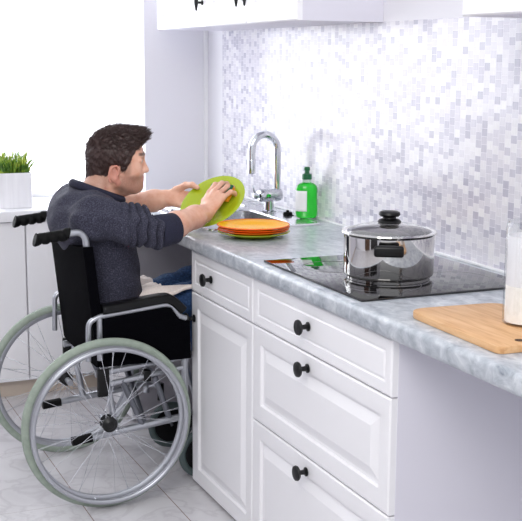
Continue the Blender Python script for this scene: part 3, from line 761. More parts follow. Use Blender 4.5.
for ys, nm in ((YN, 'n'), (YF, 'f')):
    near = nm == 'n'; o_ = -1 if near else 1
    # back post with push handle
    fo = 0.0 if near else 0.024
    bm = B(); tube(bm, fillet([(-1.06+fo, ys, 0.928), (-0.984+fo, ys, 0.938), (-0.955+fo*0.5, ys, 0.66), (-0.915, ys, 0.40), (-0.888, ys, 0.235)], 0.045, 8), 0.0115, 14); bp_ = obj('back_post', bm, M['silver'], wc)
    bm = B(); pts = []; rs = []
    for i in range(29):
        t_ = i/28; x = -1.150 + fo + 0.112*t_; zc = 0.919 + 0.012*t_
        bump_ = 0.0020*math.sin(t_*PI*8)
        pts.append((x, ys, zc - bump_)); rs.append(0.0185 + bump_ + (0.003 if t_ > 0.92 or t_ < 0.06 else 0))
    tube(bm, pts, rs, 16); obj('hand_grip', bm, M['rubber'], wc, label='black ribbed push handle grip')
    bm = B(); lathe(bm, [(0, 0), (0.009, 0), (0.009, 0.012), (0.006, 0.015), (0, 0.015)], (-0.968, ys, 0.80), (0, o_, 0), 12); obj('post_bolt', bm, M['darkgrey'], bp_)
    # armrest
    ya = ys + o_*0.018
    bm = B(); tube(bm, fillet([(-0.985, ya, 0.50), (-0.982, ya, 0.632), (-0.945, ya, 0.650), (-0.715, ya, 0.673), (-0.690, ya, 0.670), (-0.660, ya, 0.626), (-0.638, ya, 0.618)], 0.022, 6), 0.0095, 12)
    ar = obj('armrest_tube', bm, M['silver'], wc)
    bm = B(); tube(bm, [(-0.945, ya, 0.50), (-0.945, ya, 0.648)], 0.010, 12); obj('upright', bm, M['silver'], ar)
    bm = B(); sweep(bm, smooth_path([(-0.935, ya-o_*0.008, 0.673), (-0.86, ya-o_*0.008, 0.679), (-0.73, ya-o_*0.008, 0.693), (-0.69, ya-o_*0.008, 0.685), (-0.650, ya-o_*0.008, 0.648)], 5), 0.027, 0.0165)
    obj('arm_pad', bm, M['plastic'], ar, label='black padded armrest')
    bm = B(); poly = [(-0.945, 0.475), (-0.945, 0.640), (-0.72, 0.664), (-0.692, 0.660), (-0.664, 0.618), (-0.625, 0.608), (-0.622, 0.475)]
    q = bmesh.new(); A = [q.verts.new((x, ya-0.004, z)) for x, z in poly]; C = [q.verts.new((x, ya+0.004, z)) for x, z in poly]
    q.faces.new(A); q.faces.new(C[::-1])
    for i in range(len(poly)): q.faces.new((A[i], A[(i+1) % len(poly)], C[(i+1) % len(poly)], C[i]))
    merge(bm, q); obj('side_panel', bm, M['blackcloth'], wc, angle=0.4, label='black side guard')
    # frame
    bm = B(); tube(bm, [(-0.958, ys, 0.448), (-0.632, ys, 0.480)], 0.0125, 14); obj('seat_rail', bm, M['silver'], wc)
    bm = B(); tube(bm, [(-0.94, ys, 0.405), (-0.632, ys, 0.440)], 0.010, 14); obj('side_rail', bm, M['silver'], wc)
    bm = B(); tube(bm, [(-0.990, ys, 0.226), (-0.632, ys, 0.262)], 0.0125, 14); obj('lower_rail', bm, M['silver'], wc)
    bm = B(); tube(bm, [(-0.638, ys, 0.478), (-0.638, ys, 0.225)], 0.0125, 14); obj('front_post', bm, M['silver'], wc)
    bm = B(); sweep(bm, [(-1.043, ys, 0.221), (-1.037, ys, 0.2215), (-0.980, ys, 0.2265), (-0.974, ys, 0.227)], 0.015, 0.014); obj('anti_tip_stub', bm, M['rubber'], wc, label='black rubber end of the tipping lever')
    for xa, xb in ((-0.866, -0.792), (-0.748, -0.690)):
        bm = B(); tube(bm, [(xa, ys, 0.418), (xb, ys, 0.245)], 0.0105, 12); obj('frame_strut', bm, M['darkgrey'], wc)
    bm = B(); box(bm, -0.957, -0.915, ys+o_*0.012, ys+o_*0.028, 0.372, 0.468, 0.006); obj('axle_bracket', bm, M['plastic'], wc, label='black plastic bracket above the axle')
    bm = B(); box(bm, -0.790, -0.765, ys-0.017, ys+0.017, 0.405, 0.445, 0.004); obj('brake_clamp', bm, M['plastic'], wc)
    # caster
    yc = 0.034 if near else 0.385; xc = -0.548
    bm = B(); torus(bm, 0.078, 0.0135, n=48, m=12, sy=0.9); bmesh.ops.translate(bm, verts=bm.verts[:], vec=(xc, yc, 0.0918)); ct = obj('caster_wheel', bm, M['castertyre'], wc, label='small front wheel with dark grey tyre')
    bm = B(); lathe(bm, [(0, -0.010), (0.02, -0.011), (0.066, -0.008), (0.068, 0), (0.066, 0.008), (0.02, 0.011), (0, 0.010)], (xc, yc, 0.0918), (0, 1, 0), 40); obj('caster_disc', bm, M['plastic'], ct)
    for q_ in (-1, 1):
        bm = B(); tube(bm, fillet([(xc, yc+q_*0.0185, 0.092), (xc-0.03, yc+q_*0.0185, 0.185), (xc-0.040, yc, 0.200)], 0.02), 0.006, 10); obj('fork_arm', bm, M['darkgrey'], ct)
    bm = B(); tube(bm, [(xc-0.040, yc, 0.196), (xc-0.040, yc, 0.262)], 0.013, 14); obj('fork_stem', bm, M['plastic'], ct)
    bm = B(); tube(bm, fillet([(-0.632, ys, 0.255), (-0.615, (ys+yc)/2, 0.255), (xc-0.040, yc, 0.255)], 0.01), 0.010, 12); obj('caster_bracket', bm, M['silver'], wc)
    # foot rest
    yh = 0.040 if near else 0.372
    bm = B(); tube(bm, fillet([(-0.632, ys, 0.468), (-0.60, yh, 0.470), (-0.52, yh, 0.445), (-0.44, yh, 0.155)], 0.05), 0.0105, 12); obj('leg_hanger', bm, M['silver'], wc)
    bm = B(); y0, y1 = (0.045, 0.185) if near else (0.227, 0.367)
    box(bm, -0.475, -0.315, y0, y1, 0.135, 0.149, 0.005); obj('footplate', bm, M['plastic'], wc)
for (a, b) in ((((-0.79, YN, 0.262)), ((-0.745, YF, 0.440))), (((-0.77, YF, 0.262)), ((-0.765, YN, 0.440)))):
    bm = B(); tube(bm, [a, b], 0.0105, 14); obj('cross_brace', bm, M['darkgrey'], wc)
# seat and back
bm = B(); box(bm, -0.955, -0.612, YN+0.008, YF-0.008, 0.466, 0.508, 0.012, 3); obj('seat', bm, M['blackcloth'], wc)
bm = B(); rows = []
for i in range(15):
    tz = i/14; row = []
    for k in range(17):
        tyy = k/16; y = YN-0.016 + (YF-YN+0.032)*tyy; z = 0.475 + 0.412*tz
        x = -0.984 + (0.935-z)*0.105
        sag = math.sin(PI*min(1, max(0, tyy)))**0.7
        row.append((x - 0.012*sag*(0.4+0.6*tz), y, z - 0.014*sag*(tz > 0.9)))
    rows.append(row)
def sheet(bm, rows, off):
    A = [[bm.verts.new(p) for p in r] for r in rows]; C = [[bm.verts.new((p[0]+off, p[1], p[2])) for p in r] for r in rows]
    n, m_ = len(A), len(A[0])
    for i in range(n-1):
        for k in range(m_-1):
            bm.faces.new((A[i][k], A[i][k+1], A[i+1][k+1], A[i+1][k])); bm.faces.new((C[i][k], C[i+1][k], C[i+1][k+1], C[i][k+1]))
    for i in range(n-1):
        for k in (0, m_-1): bm.faces.new((A[i][k], A[i+1][k], C[i+1][k], C[i][k]))
    for k in range(m_-1):
        for i in (0, n-1): bm.faces.new((A[i][k], A[i][k+1], C[i][k+1], C[i][k]))
rows = [[(x-0.016, y, z) for x, y, z in r] for r in rows]
sheet(bm, rows, 0.034); obj('backrest', bm, M['blackcloth'], wc, angle=0.8)

# ------------------------------------------------------------------ implicit surfaces for the man
class Field:
    def __init__(self, lo, hi, h):
        self.lo = np.array(lo, dtype=np.float32); self.h = h
        self.n = [int(math.ceil((b-a)/h))+1 for a, b in zip(lo, hi)]
        self.D = np.full(self.n, 1.0, dtype=np.float32)
    def sub(self, lo, hi):
        i0 = [max(0, int((l-a)/self.h)) for l, a in zip(lo, self.lo)]
        i1 = [min(n, int((u-a)/self.h)+2) for u, a, n in zip(hi, self.lo, self.n)]
        if any(b <= a for a, b in zip(i0, i1)): return None
        ax = [self.lo[k] + self.h*np.arange(i0[k], i1[k], dtype=np.float32) for k in range(3)]
        X, Y, Z = np.meshgrid(*ax, indexing='ij', sparse=True)
        return tuple(slice(a, b) for a, b in zip(i0, i1)), X, Y, Z
    def put(self, fn, lo, hi, k, cut=False):
        mg = k + 3*self.h
        r = self.sub([a-mg for a in lo], [a+mg for a in hi])
        if r is None: return
        sl, X, Y, Z = r; d = fn(X, Y, Z).astype(np.float32); A = self.D[sl]
        if cut: d = -d
        if k > 0:
            hh = np.maximum(k-np.abs(A-d), 0)/k
            self.D[sl] = (np.maximum(A, d) + hh*hh*k*0.25) if cut else (np.minimum(A, d) - hh*hh*k*0.25)
        else: self.D[sl] = np.maximum(A, d) if cut else np.minimum(A, d)
    def cap(self, a, b, ra, rb=None, k=0.01, cut=False, wr=None):
        a = np.array(a, float); b = np.array(b, float); rb = ra if rb is None else rb
        ab = b-a; L2 = float(ab@ab) + 1e-12; R = max(ra, rb) + (0.012 if wr else 0)
        def fn(X, Y, Z):
            t = np.clip(((X-a[0])*ab[0]+(Y-a[1])*ab[1]+(Z-a[2])*ab[2])/L2, 0, 1)
            d = np.sqrt((X-a[0]-t*ab[0])**2+(Y-a[1]-t*ab[1])**2+(Z-a[2]-t*ab[2])**2) - (ra+(rb-ra)*t)
            if wr: d = d - wr(t, X, Y, Z)
            return d
        self.put(fn, np.minimum(a, b)-R, np.maximum(a, b)+R, k, cut)
    def chain(self, pts, rs, k=0.01):
        for (p, q, ra, rb) in zip(pts, pts[1:], rs, rs[1:]): self.cap(p, q, ra, rb, k)
    def ell(self, c, r, k=0.01, rot=None, cut=False):
        c = np.array(c, float); r = np.array(r, float)
        R = np.eye(3) if rot is None else np.array(rot, float)     # columns = local axes
        ext = np.sqrt((R**2) @ (r**2))
        def fn(X, Y, Z):
            x, y, z = X-c[0], Y-c[1], Z-c[2]
            l = [R[0, i]*x+R[1, i]*y+R[2, i]*z for i in range(3)]
            k0 = np.sqrt(sum((l[i]/r[i])**2 for i in range(3))); k1 = np.sqrt(sum((l[i]/r[i]**2)**2 for i in range(3))) + 1e-9
            return k0*(k0-1)/k1
        self.put(fn, c-ext, c+ext, k, cut)
    def mesh(self, name, material):
        D = self.D; h = self.h; S_ = D < 0
        n = np.array(D.shape)
        cnt = np.zeros(n-1, dtype=np.uint8)
        for dx in (0, 1):
            for dy in (0, 1):
                for dz in (0, 1): cnt += S_[dx:n[0]-1+dx, dy:n[1]-1+dy, dz:n[2]-1+dz]
        act = np.argwhere((cnt > 0) & (cnt < 8)); del cnt
        idx = {}
        I = np.full(n-1, -1, dtype=np.int32); I[act[:, 0], act[:, 1], act[:, 2]] = np.arange(len(act))
        offs = [(dx, dy, dz) for dx in (0, 1) for dy in (0, 1) for dz in (0, 1)]
        cv = np.stack([D[act[:, 0]+o[0], act[:, 1]+o[1], act[:, 2]+o[2]] for o in offs], 1)
        acc = np.zeros((len(act), 3)); num = np.zeros(len(act))
        for a in range(8):
            for b in range(a+1, 8):
                df = [offs[b][i]-offs[a][i] for i in range(3)]
                if sum(abs(v) for v in df) != 1: continue
                va, vb = cv[:, a], cv[:, b]; mk_ = (va < 0) != (vb < 0)
                t = np.where(mk_, va/np.where(mk_, va-vb, 1), 0)
                p = np.array(offs[a])[None, :] + t[:, None]*np.array(df)[None, :]
                acc += p*mk_[:, None]; num += mk_
        vs = (acc/num[:, None] + act)*h + self.lo
        F = []
        for ax in range(3):
            o1, o2 = (ax+1) % 3, (ax+2) % 3
            sa = [slice(None)]*3; sb = [slice(None)]*3; sa[ax] = slice(0, n[ax]-1); sb[ax] = slice(1, n[ax])
            ch = np.argwhere(S_[tuple(sa)] != S_[tuple(sb)])
            ok = (ch[:, o1] > 0) & (ch[:, o2] > 0) & (ch[:, o1] < n[o1]-1) & (ch[:, o2] < n[o2]-1); ch = ch[ok]
            def cell(d1, d2):
                c = ch.copy(); c[:, o1] -= d1; c[:, o2] -= d2; return I[c[:, 0], c[:, 1], c[:, 2]]
            q = np.stack([cell(1, 1), cell(0, 1), cell(0, 0), cell(1, 0)], 1)
            fl = ~S_[ch[:, 0], ch[:, 1], ch[:, 2]]; q[fl] = q[fl][:, ::-1]
            F.append(q)
        F = np.concatenate(F)
        return vs, F
def relax(vs, F, it=2, lam=0.5):
    a = np.concatenate([F[:, i] for i in range(4)]*2); b = np.concatenate([F[:, (i+1) % 4] for i in range(4)] + [F[:, (i-1) % 4] for i in range(4)])
    c = np.bincount(a, minlength=len(vs)).astype(float)
    for _ in range(it):
        s = np.stack([np.bincount(a, weights=vs[b, k], minlength=len(vs)) for k in range(3)], 1)/np.maximum(c, 1)[:, None]
        vs = vs + lam*(s-vs)
    return vs
def vobj(name, vs, F, material, parent, label=None):
    base = WL[parent.name] if parent is not None else Vector((0, 0, 0))
    me = bpy.data.meshes.new(name); me.from_pydata((vs - np.array(base)).tolist(), [], F.tolist()); me.validate()
    me.polygons.foreach_set('use_smooth', [True]*len(me.polygons))
    me.materials.append(material)
    o = bpy.data.objects.new(name, me); link(o, parent, base)
    if label: o['label'] = label
    return o

# joints (metres)
aV = lambda v: np.array(v, float)
HEADO = aV((-0.806, 0.19, 1.103)); HY = math.radians(-17); HP = math.radians(2)
Rh = np.array(Matrix.Rotation(HY, 3, 'Z') @ Matrix.Rotation(HP, 3, 'Y'))
H = lambda x, y, z: HEADO + Rh @ np.array((x*0.945 if x > 0.02 else x, y, z))
nP = np.array((-fw)*0.67 + (CR*-0.48 + CU*0.87)*0.742); nP /= np.linalg.norm(nP)
Lp = np.array(CR*0.87 + CU*0.48); Lp -= nP*(Lp@nP); Lp /= np.linalg.norm(Lp)
Mp = np.cross(nP, Lp)
PC = aV((-0.463, 0.132, 0.983)); PLR = 0.126
pp = lambda a, b, c: PC + a*Lp + b*Mp + c*nP
RS, RE, RW = aV((-0.945, 0.01, 0.975)), aV((-0.748, -0.125, 0.940)), pp(-0.040, -0.080, 0.051)
LS, LE = aV((-0.93, 0.37, 0.975)), aV((-0.765, 0.44, 0.945))
fL = 0.75*Lp - 0.66*Mp; fL /= np.linalg.norm(fL); sL = np.cross(nP, fL)
G = pp(PLR*math.cos(math.radians(118)), PLR*math.sin(math.radians(118)), 0.0)
gp = lambda a, b, c: G + a*fL + b*sL + c*nP
LW = gp(-0.098, -0.006, -0.006)

body = Field((-1.06, -0.22, 0.60), (-0.34, 0.52, 1.30), 0.0024)
# trunk (under the sweater) and neck
body.chain([aV((-0.86, 0.19, 0.68)), aV((-0.88, 0.19, 0.82)), aV((-0.915, 0.19, 0.93))], [0.085, 0.10, 0.085], 0.04)
body.cap((-0.92, 0.06, 0.96), (-0.92, 0.32, 0.96), 0.045, k=0.03)
body.chain([aV((-0.905, 0.19, 0.97)), aV((-0.868, 0.19, 1.045)), H(-0.028, 0, 0.0)], [0.062, 0.052, 0.050], 0.03)
body.cap(H(-0.040, 0, 0.0), (-0.905, 0.19, 1.01), 0.042, 0.046, k=0.02)
# head
hk = 0.018
body.ell(H(-0.006, 0, 0.070), (0.097, 0.075, 0.084), hk, Rh)
body.ell(H(0.036, 0, 0.022), (0.055, 0.060, 0.085), hk, Rh)
for s in (-1, 1):
    body.ell(H(0.052, s*0.034, 0.014), (0.034, 0.026, 0.036), 0.015, Rh)
    body.cap(H(0.004, s*0.054, -0.026), H(0.066, s*0.020, -0.050), 0.021, 0.018, 0.018)
    body.cap(H(0.084, s*0.036, 0.071), H(0.090, s*0.006, 0.066), 0.0095, 0.0095, 0.012)
body.ell(H(0.076, 0, -0.046), (0.020, 0.024, 0.018), 0.015, Rh)
body.ell(H(0.072, 0, -0.016), (0.023, 0.029, 0.030), 0.015, Rh)
body.cap(H(0.02, 0, -0.04), H(0.05, 0, -0.035), 0.045, 0.035, 0.02)
for s in (-1, 1): body.ell(H(0.100, s*0.033, 0.049), (0.013, 0.015, 0.011), 0.008, Rh, cut=True)
for s in (-1, 1): body.ell(H(0.080, s*0.032, 0.049), (0.0115, 0.015, 0.0115), 0.004, Rh)
body.cap(H(0.089, 0, 0.054), H(0.105, 0, 0.018), 0.0075, 0.0105, 0.010)
body.ell(H(0.1055, 0, 0.0125), (0.0120, 0.011, 0.0090), 0.005, Rh)
for s in (-1, 1): body.ell(H(0.094, s*0.0125, 0.010), (0.010, 0.0065, 0.008), 0.005, Rh)
for s in (-1, 1):
    body.cap(H(0.0945, 0, -0.0115), H(0.086, s*0.022, -0.014), 0.0045, 0.0035, 0.004)
    body.cap(H(0.0925, 0, -0.0210), H(0.085, s*0.020, -0.0185), 0.0055, 0.004, 0.004)
body.cap(H(0.0925, 0, 0.006), H(0.0905, 0, -0.012), 0.0055, 0.006, 0.006)
# ears
er = Rh @ np.array(Matrix.Rotation(math.radians(-12), 3, 'Y'))
for s in (-1, 1):
    body.ell(H(-0.010, s*0.076, 0.003), (0.0185, 0.0085, 0.0315), 0.004, er @ np.array(Matrix.Rotation(math.radians(-s*24), 3, 'Z')))
    body.ell(H(-0.005, s*0.0865, 0.004), (0.0105, 0.0085, 0.019), 0.002, er, cut=True)
    hel = [H(*(np.array((-0.010, s*(0.079 + (0.006 if math.cos(a) < 0 else 0.0)), 0.003)) + np.array((0.0165*math.cos(a) + 0.006*math.sin(a), 0, 0.029*math.sin(a))))) for a in np.linspace(0.1, PI*1.45, 12)]
    body.chain(hel, [0.0034]*12, 0.003)
    body.ell(H(0.002, s*0.078, -0.001), (0.0045, 0.0045, 0.006), 0.003, er)
# arms
def arm(Sh, El, Wr):
    body.cap(Sh, El, 0.044, 0.036, 0.02)
    d = Wr-El; mid = El + d*0.32
    body.chain([El, mid, El+d*0.75, Wr], [0.037, 0.0430, 0.038, 0.030], 0.02)
arm(RS, RE, RW); arm(LS, LE, LW)
def bent(p, f, dn, lens, bends):
    pts = [p]; a = 0
    for l, b in zip(lens, bends):
        a += math.radians(b); pts.append(pts[-1] + l*(math.cos(a)*f + math.sin(a)*dn))
    return pts
def unit(v): return v/np.linalg.norm(v)
def hand(Wr, f, n, s, fingers, thumb, K=1.0):
    f = unit(f); n = unit(n - f*(n@f)); s = unit(s - f*(s@f) - n*(s@n))
    at = lambda a, b, c: Wr + K*(a*f + b*s + c*n)
    body.cap(at(-0.012, 0, 0), at(0.02, 0, 0), 0.0255, 0.024, 0.012)
    base = [(0.084, 0.0285, 0.0), (0.088, 0.0085, 0.003), (0.083, -0.0125, 0.001), (0.074, -0.0315, -0.003)]
    for (a, b, c) in base: body.cap(at(0.012, b*0.55, 0), at(a, b, c), 0.016, 0.0112, 0.012)
    body.ell(at(0.045, 0.0, -0.004), (0.040, 0.034, 0.0125), 0.012, np.stack([f, s, n], 1))
    LN = [(0.043, 0.026, 0.021), (0.047, 0.029, 0.022), (0.043, 0.027, 0.021), (0.034, 0.020, 0.018)]
    RR = [0.0088, 0.009, 0.0086, 0.0076]
    for i in range(4):
        sp_, bends = fingers[i]
        ff = unit(f + s*math.tan(math.radians(sp_)))
        p = bent(at(*base[i]), ff, -n, [l*K for l in LN[i]], bends); r = RR[i]*(1+(K-1)*0.7)
        body.chain(p, [r*1.12, r*1.02, r*0.93, r*0.80], 0.0035)
        for q in p[1:3]: body.ell(q, (r*1.06,)*3, 0.003)
    if thumb:
        tp_ = [at(*q) for q in thumb]; body.cap(at(0.012, 0.012, -0.002), tp_[0], 0.017, 0.0145, 0.012)
        body.chain(tp_, [0.0145, 0.0118, 0.0108, 0.0085], 0.005)
fR = unit(pp(0.052, 0.004, 0.056) - RW)
hand(RW, fR, nP, np.cross(nP, fR), [(7, (14, 34, 24)), (2, (16, 36, 26)), (-4, (18, 38, 28)), (-11, (20, 40, 28))],
     [(0.030, 0.026, -0.010), (0.062, 0.048, -0.020), (0.090, 0.050, -0.024), (0.112, 0.043, -0.025)], K=1.10)
# left hand: fingers behind the plate, thumb over its face
fL2 = unit(fL - 0.15*nP)
hand(LW, fL2, -nP, np.cross(nP, fL2), [(12, (-4, 8, 6)), (3, (-2, 8, 6)), (-5, (0, 8, 6)), (-12, (2, 10, 8))], None)
tpts = [gp(-0.070, 0.018, 0.008), gp(-0.026, 0.030, 0.024), gp(0.008, 0.024, 0.031), gp(0.034, 0.014, 0.028)]
body.cap(LW + 0.012*fL, tpts[0], 0.018, 0.016, 0.012); body.chain(tpts, [0.0155, 0.0125, 0.0112, 0.0085], 0.006)
vs, F = body.mesh('person', None); vs = relax(vs, F, 2, 0.4)
me = bpy.data.meshes.new('person'); PO = aV((-0.85, 0.19, 0.51))
me.from_pydata((vs-PO).tolist(), [], F.tolist()); me.validate(); me.materials.append(M['skin'])
me.polygons.foreach_set('use_smooth', [True]*len(me.polygons))
man = bpy.data.objects.new('person', me); man.location = PO; link(man, None, PO)
tag(man, 'man in a slate sweater sitting in the wheelchair, scrubbing a lime green plate', 'person')
# skin tints: stubble, lips, eyebrows (colour of the thing itself)
loc = (vs-HEADO) @ Rh
x, y, z = loc[:, 0], loc[:, 1], loc[:, 2]
ss = lambda a, b, v: np.clip((v-a)/(b-a), 0, 1)**2*(3-2*np.clip((v-a)/(b-a), 0, 1))
inhead = (np.abs(y) < 0.1) & (z > -0.12) & (x > -0.12) & (x < 0.13)
st_ = ss(0.006, -0.012, z - 0.10*np.maximum(0, 0.035-x) ) * ss(0.0, 0.02, x) * ss(-0.085, -0.055, z)
side = ss(0.006, 0.03, x)*(1-ss(0.040, 0.056, x))*ss(-0.06, 0.02, z)*(1-ss(0.045, 0.055, z))*(np.abs(y) > 0.03)
nape = ss(-0.02, -0.04, x)*ss(-0.085, -0.06, z)
R_ = np.clip(np.maximum(np.maximum(st_*0.72, side*0.6), nape*0.6), 0, 1)*inhead
lips = (ss(0.082, 0.088, x)*ss(-0.029, -0.024, z)*(1-ss(-0.009, -0.005, z))*(np.abs(y) < 0.024))*inhead*0.45
brow = (ss(0.070, 0.078, x)*ss(0.064, 0.068, z)*(1-ss(0.075, 0.079, z))*(np.abs(y) > 0.010)*(np.abs(y) < 0.048))*inhead*0.8
ca = me.color_attributes.new('tint', 'FLOAT_COLOR', 'POINT')
arr = np.ones((len(vs), 4), dtype=np.float32); arr[:, 0] = R_*(1-lips); arr[:, 1] = np.maximum(lips, 0.50*inhead*(np.abs(y) > 0.0715)*(x < 0.016)*(x > -0.04)*(np.abs(z) < 0.05)); arr[:, 2] = brow
if len(me.vertices) == len(vs): ca.data.foreach_set('color', arr.ravel())
for s in (-1, 1):
    bm = B(); c = Vector(H(0.0825, s*0.032, 0.048)); lathe(bm, [(0, -0.010)] + [(0.0102*math.sin(a), -0.0102*math.cos(a)) for a in np.linspace(0.25, PI-0.25, 12)] + [(0, 0.0102)], c, tuple(Rh[:, 0]), 20)
    for f in bm.faces:
        if (f.calc_center_median()-c).dot(Vector(Rh[:, 0])) > 0.0085: f.material_index = 1
    obj('eye', bm, [M['eye'], M['iris']], man)

# hair
hf = Field(HEADO - 0.17, HEADO + np.array((0.17, 0.17, 0.24)), 0.002)
hf.ell(H(-0.006, 0, 0.072), (0.1015, 0.079, 0.090), 0.02, Rh)
hf.ell(H(0.026, 0, 0.112), (0.074, 0.060, 0.050), 0.02, Rh)
hf.ell(H(0.070, 0.0, 0.134), (0.030, 0.044, 0.020), 0.02, Rh)
hf.ell(H(-0.045, 0, 0.032), (0.060, 0.060, 0.098), 0.02, Rh)
hf.cap(H(-0.045, 0, 0.02), H(-0.070, -0.012, -0.056), 0.051, 0.045, 0.015)
hf.ell(H(0.036, -0.040, 0.045), (0.020, 0.030, 0.05), 0.015, Rh); hf.ell(H(0.036, 0.040, 0.045), (0.020, 0.030, 0.05), 0.015, Rh)
ax = [hf.lo[k] + hf.h*np.arange(hf.n[k]) for k in range(3)]
X, Y, Z = np.meshgrid(*ax, indexing='ij')
lx, ly, lz = [(X-HEADO[0])*Rh[0, i] + (Y-HEADO[1])*Rh[1, i] + (Z-HEADO[2])*Rh[2, i] for i in range(3)]
hl = np.interp(lx, [-0.13, -0.085, -0.055, -0.030, -0.022, 0.000, 0.012, 0.016, 0.030, 0.038, 0.050, 0.062, 0.088, 0.13], [-0.064, -0.062, -0.052, -0.028, 0.010, 0.036, 0.028, 0.004, 0.004, 0.030, 0.056, 0.082, 0.112, 0.112])
hl = hl + 0.003*np.sin(lx*420 + ly*130)
nz = 0.0016*np.sin(lx*210+3*np.sin(ly*120))*np.sin(lz*190+2*np.sin(lx*90)) + 0.0016*np.sin(ly*260+lx*140+lz*60)
hf.D = np.maximum(hf.D + nz, (hl-lz)*0.7).astype(np.float32)
hv, hF = hf.mesh('hair', None)
# nothing of the hair inside the skull is needed; add locks on the surface
P0 = hv[hF[:, 0]]; nn = np.cross(hv[hF[:, 1]]-P0, hv[hF[:, 3]]-P0); nn /= np.linalg.norm(nn, axis=1)[:, None] + 1e-12
cen = hv[hF].mean(1); lc_ = (cen-HEADO) @ Rh; ln_ = nn @ Rh
out = ((cen-H(-0.005, 0, 0.06))*nn).sum(1) > 0.02
cand = np.where(out)[0]; rng = np.random.default_rng(3)
vl, fl_ = [], []
for ii in rng.choice(cand, 4200):
    p, n_, q, m_ = cen[ii], nn[ii], lc_[ii], ln_[ii]
    top = float(np.clip((q[2]-0.075)/0.05, 0, 1)); frontness = float(np.clip((q[0]-0.02)/0.06, 0, 1))
    if top > 0.2: fl0 = np.array((0.85, 0.25*rng.normal(), 0.15+0.35*frontness)); ln0 = 0.011+0.012*rng.random()+0.010*frontness*top
    else: fl0 = np.array((-0.25+0.2*rng.normal(), 0.15*rng.normal(), -0.9)); ln0 = 0.005+0.005*rng.random()
    d = Rh @ fl0; d = d - n_*(d@n_)*0.8; d = unit(d + n_*(0.28+0.25*rng.random()) + 0.18*rng.normal(size=3))
    if top < 0.2: d = unit(d + n_*-0.12)
    sd = unit(np.cross(d, n_) + 1e-6); wd = 0.0011 + 0.0009*rng.random()*top
    b0 = len(vl); tip = p + d*ln0 - n_*ln0*0.16
    mid = p + d*ln0*0.55
    vl += [p - sd*wd - n_*0.001, p + sd*wd - n_*0.001, p + n_*wd*0.8, mid - sd*wd*0.8, mid + sd*wd*0.8, mid + n_*wd*0.8, tip]
    fl_ += [(b0, b0+2, b0+5, b0+3), (b0+2, b0+1, b0+4, b0+5), (b0+1, b0, b0+3, b0+4), (b0+3, b0+5, b0+6), (b0+5, b0+4, b0+6), (b0+4, b0+3, b0+6)]
allv = np.concatenate([hv, np.array(vl)]) if len(vl) else hv
fs = hF.tolist() + [tuple(int(i)+len(hv) for i in f) for f in fl_]
me = bpy.data.meshes.new('hair'); me.from_pydata((allv-PO).tolist(), [], fs); me.validate(); me.materials.append(M['hair'])
me.polygons.foreach_set('use_smooth', [True]*len(me.polygons))
hr = bpy.data.objects.new('hair', me); link(hr, man, PO); hr['label'] = 'short dark brown hair, longer on top'

# sweater
sw = Field((-1.10, -0.25, 0.50), (-0.62, 0.56, 1.10), 0.003)
sw.ell((-0.935, 0.19, 0.945), (0.115, 0.180, 0.118), 0.04)
sw.ell((-0.870, 0.19, 0.86), (0.118, 0.172, 0.16), 0.04)
sw.ell((-0.850, 0.19, 0.70), (0.118, 0.168, 0.19), 0.05)
sw.cap((-0.86, 0.12, 0.58), (-0.86, 0.26, 0.58), 0.095, k=0.05)
for s in (-1, 1):
    sw.cap((-0.925, 0.19+s*0.15, 0.980), (-0.880, 0.19+s*0.060, 1.008), 0.050, 0.036, 0.05)
def sleeve(Sh, El, Wr, tend, r0_, r1_, r2_):
    ph = Sh[1]*7
    def wr1(t, X, Y, Z):
        return 0.0045*np.sin(t*9 + X*24 + Z*40)
    def wr2(t, X, Y, Z):
        p = t*44 + 1.6*np.sin(X*38 + Z*46 + ph) + 0.8*np.sin(Y*60)
        return 0.0*p
    sw.cap(Sh, El, r0_, r1_, 0.03, wr=wr1)
    e2 = El + (Wr-El)*tend
    sw.cap(El, e2, r1_, r2_, 0.006, wr=wr2)
    return e2
rc = sleeve(RS, RE, RW, 0.02, 0.074, 0.057, 0.055)
lc2 = sleeve(LS, LE, LW, 0.02, 0.074, 0.058, 0.052)
ax = [sw.lo[k] + sw.h*np.arange(sw.n[k], dtype=np.float32) for k in range(3)]
X, Y, Z = np.meshgrid(*ax, indexing='ij', sparse=True)
fold = 0.0028*np.sin(Z*58 + 2.2*np.sin(X*17+Y*9) + Y*10)*np.clip((0.93-Z)*6, 0, 1) + 0.0022*np.sin(X*60 - Z*40 + 2*np.sin(Y*22))*np.clip((Z-0.86)*8, 0, 1)
dS = unit(RW-RS); cS = X*dS[0] + Y*dS[1] + Z*dS[2] - float(RS@dS)
cE = float((RE-RS)@dS)
mk_ = np.clip((cS-cE+0.130)/0.06, 0, 1)*np.clip((0.045-Y)/0.03, 0, 1)*np.clip((Z-0.85)/0.03, 0, 1)
pS = cS*150 + 0.9*np.sin(Z*52 + X*20) + 0.7*np.sin(Y*48+1)
fold = fold + mk_*0.0125*(np.abs(np.sin(pS))**0.6*-1.6 + 0.9) 
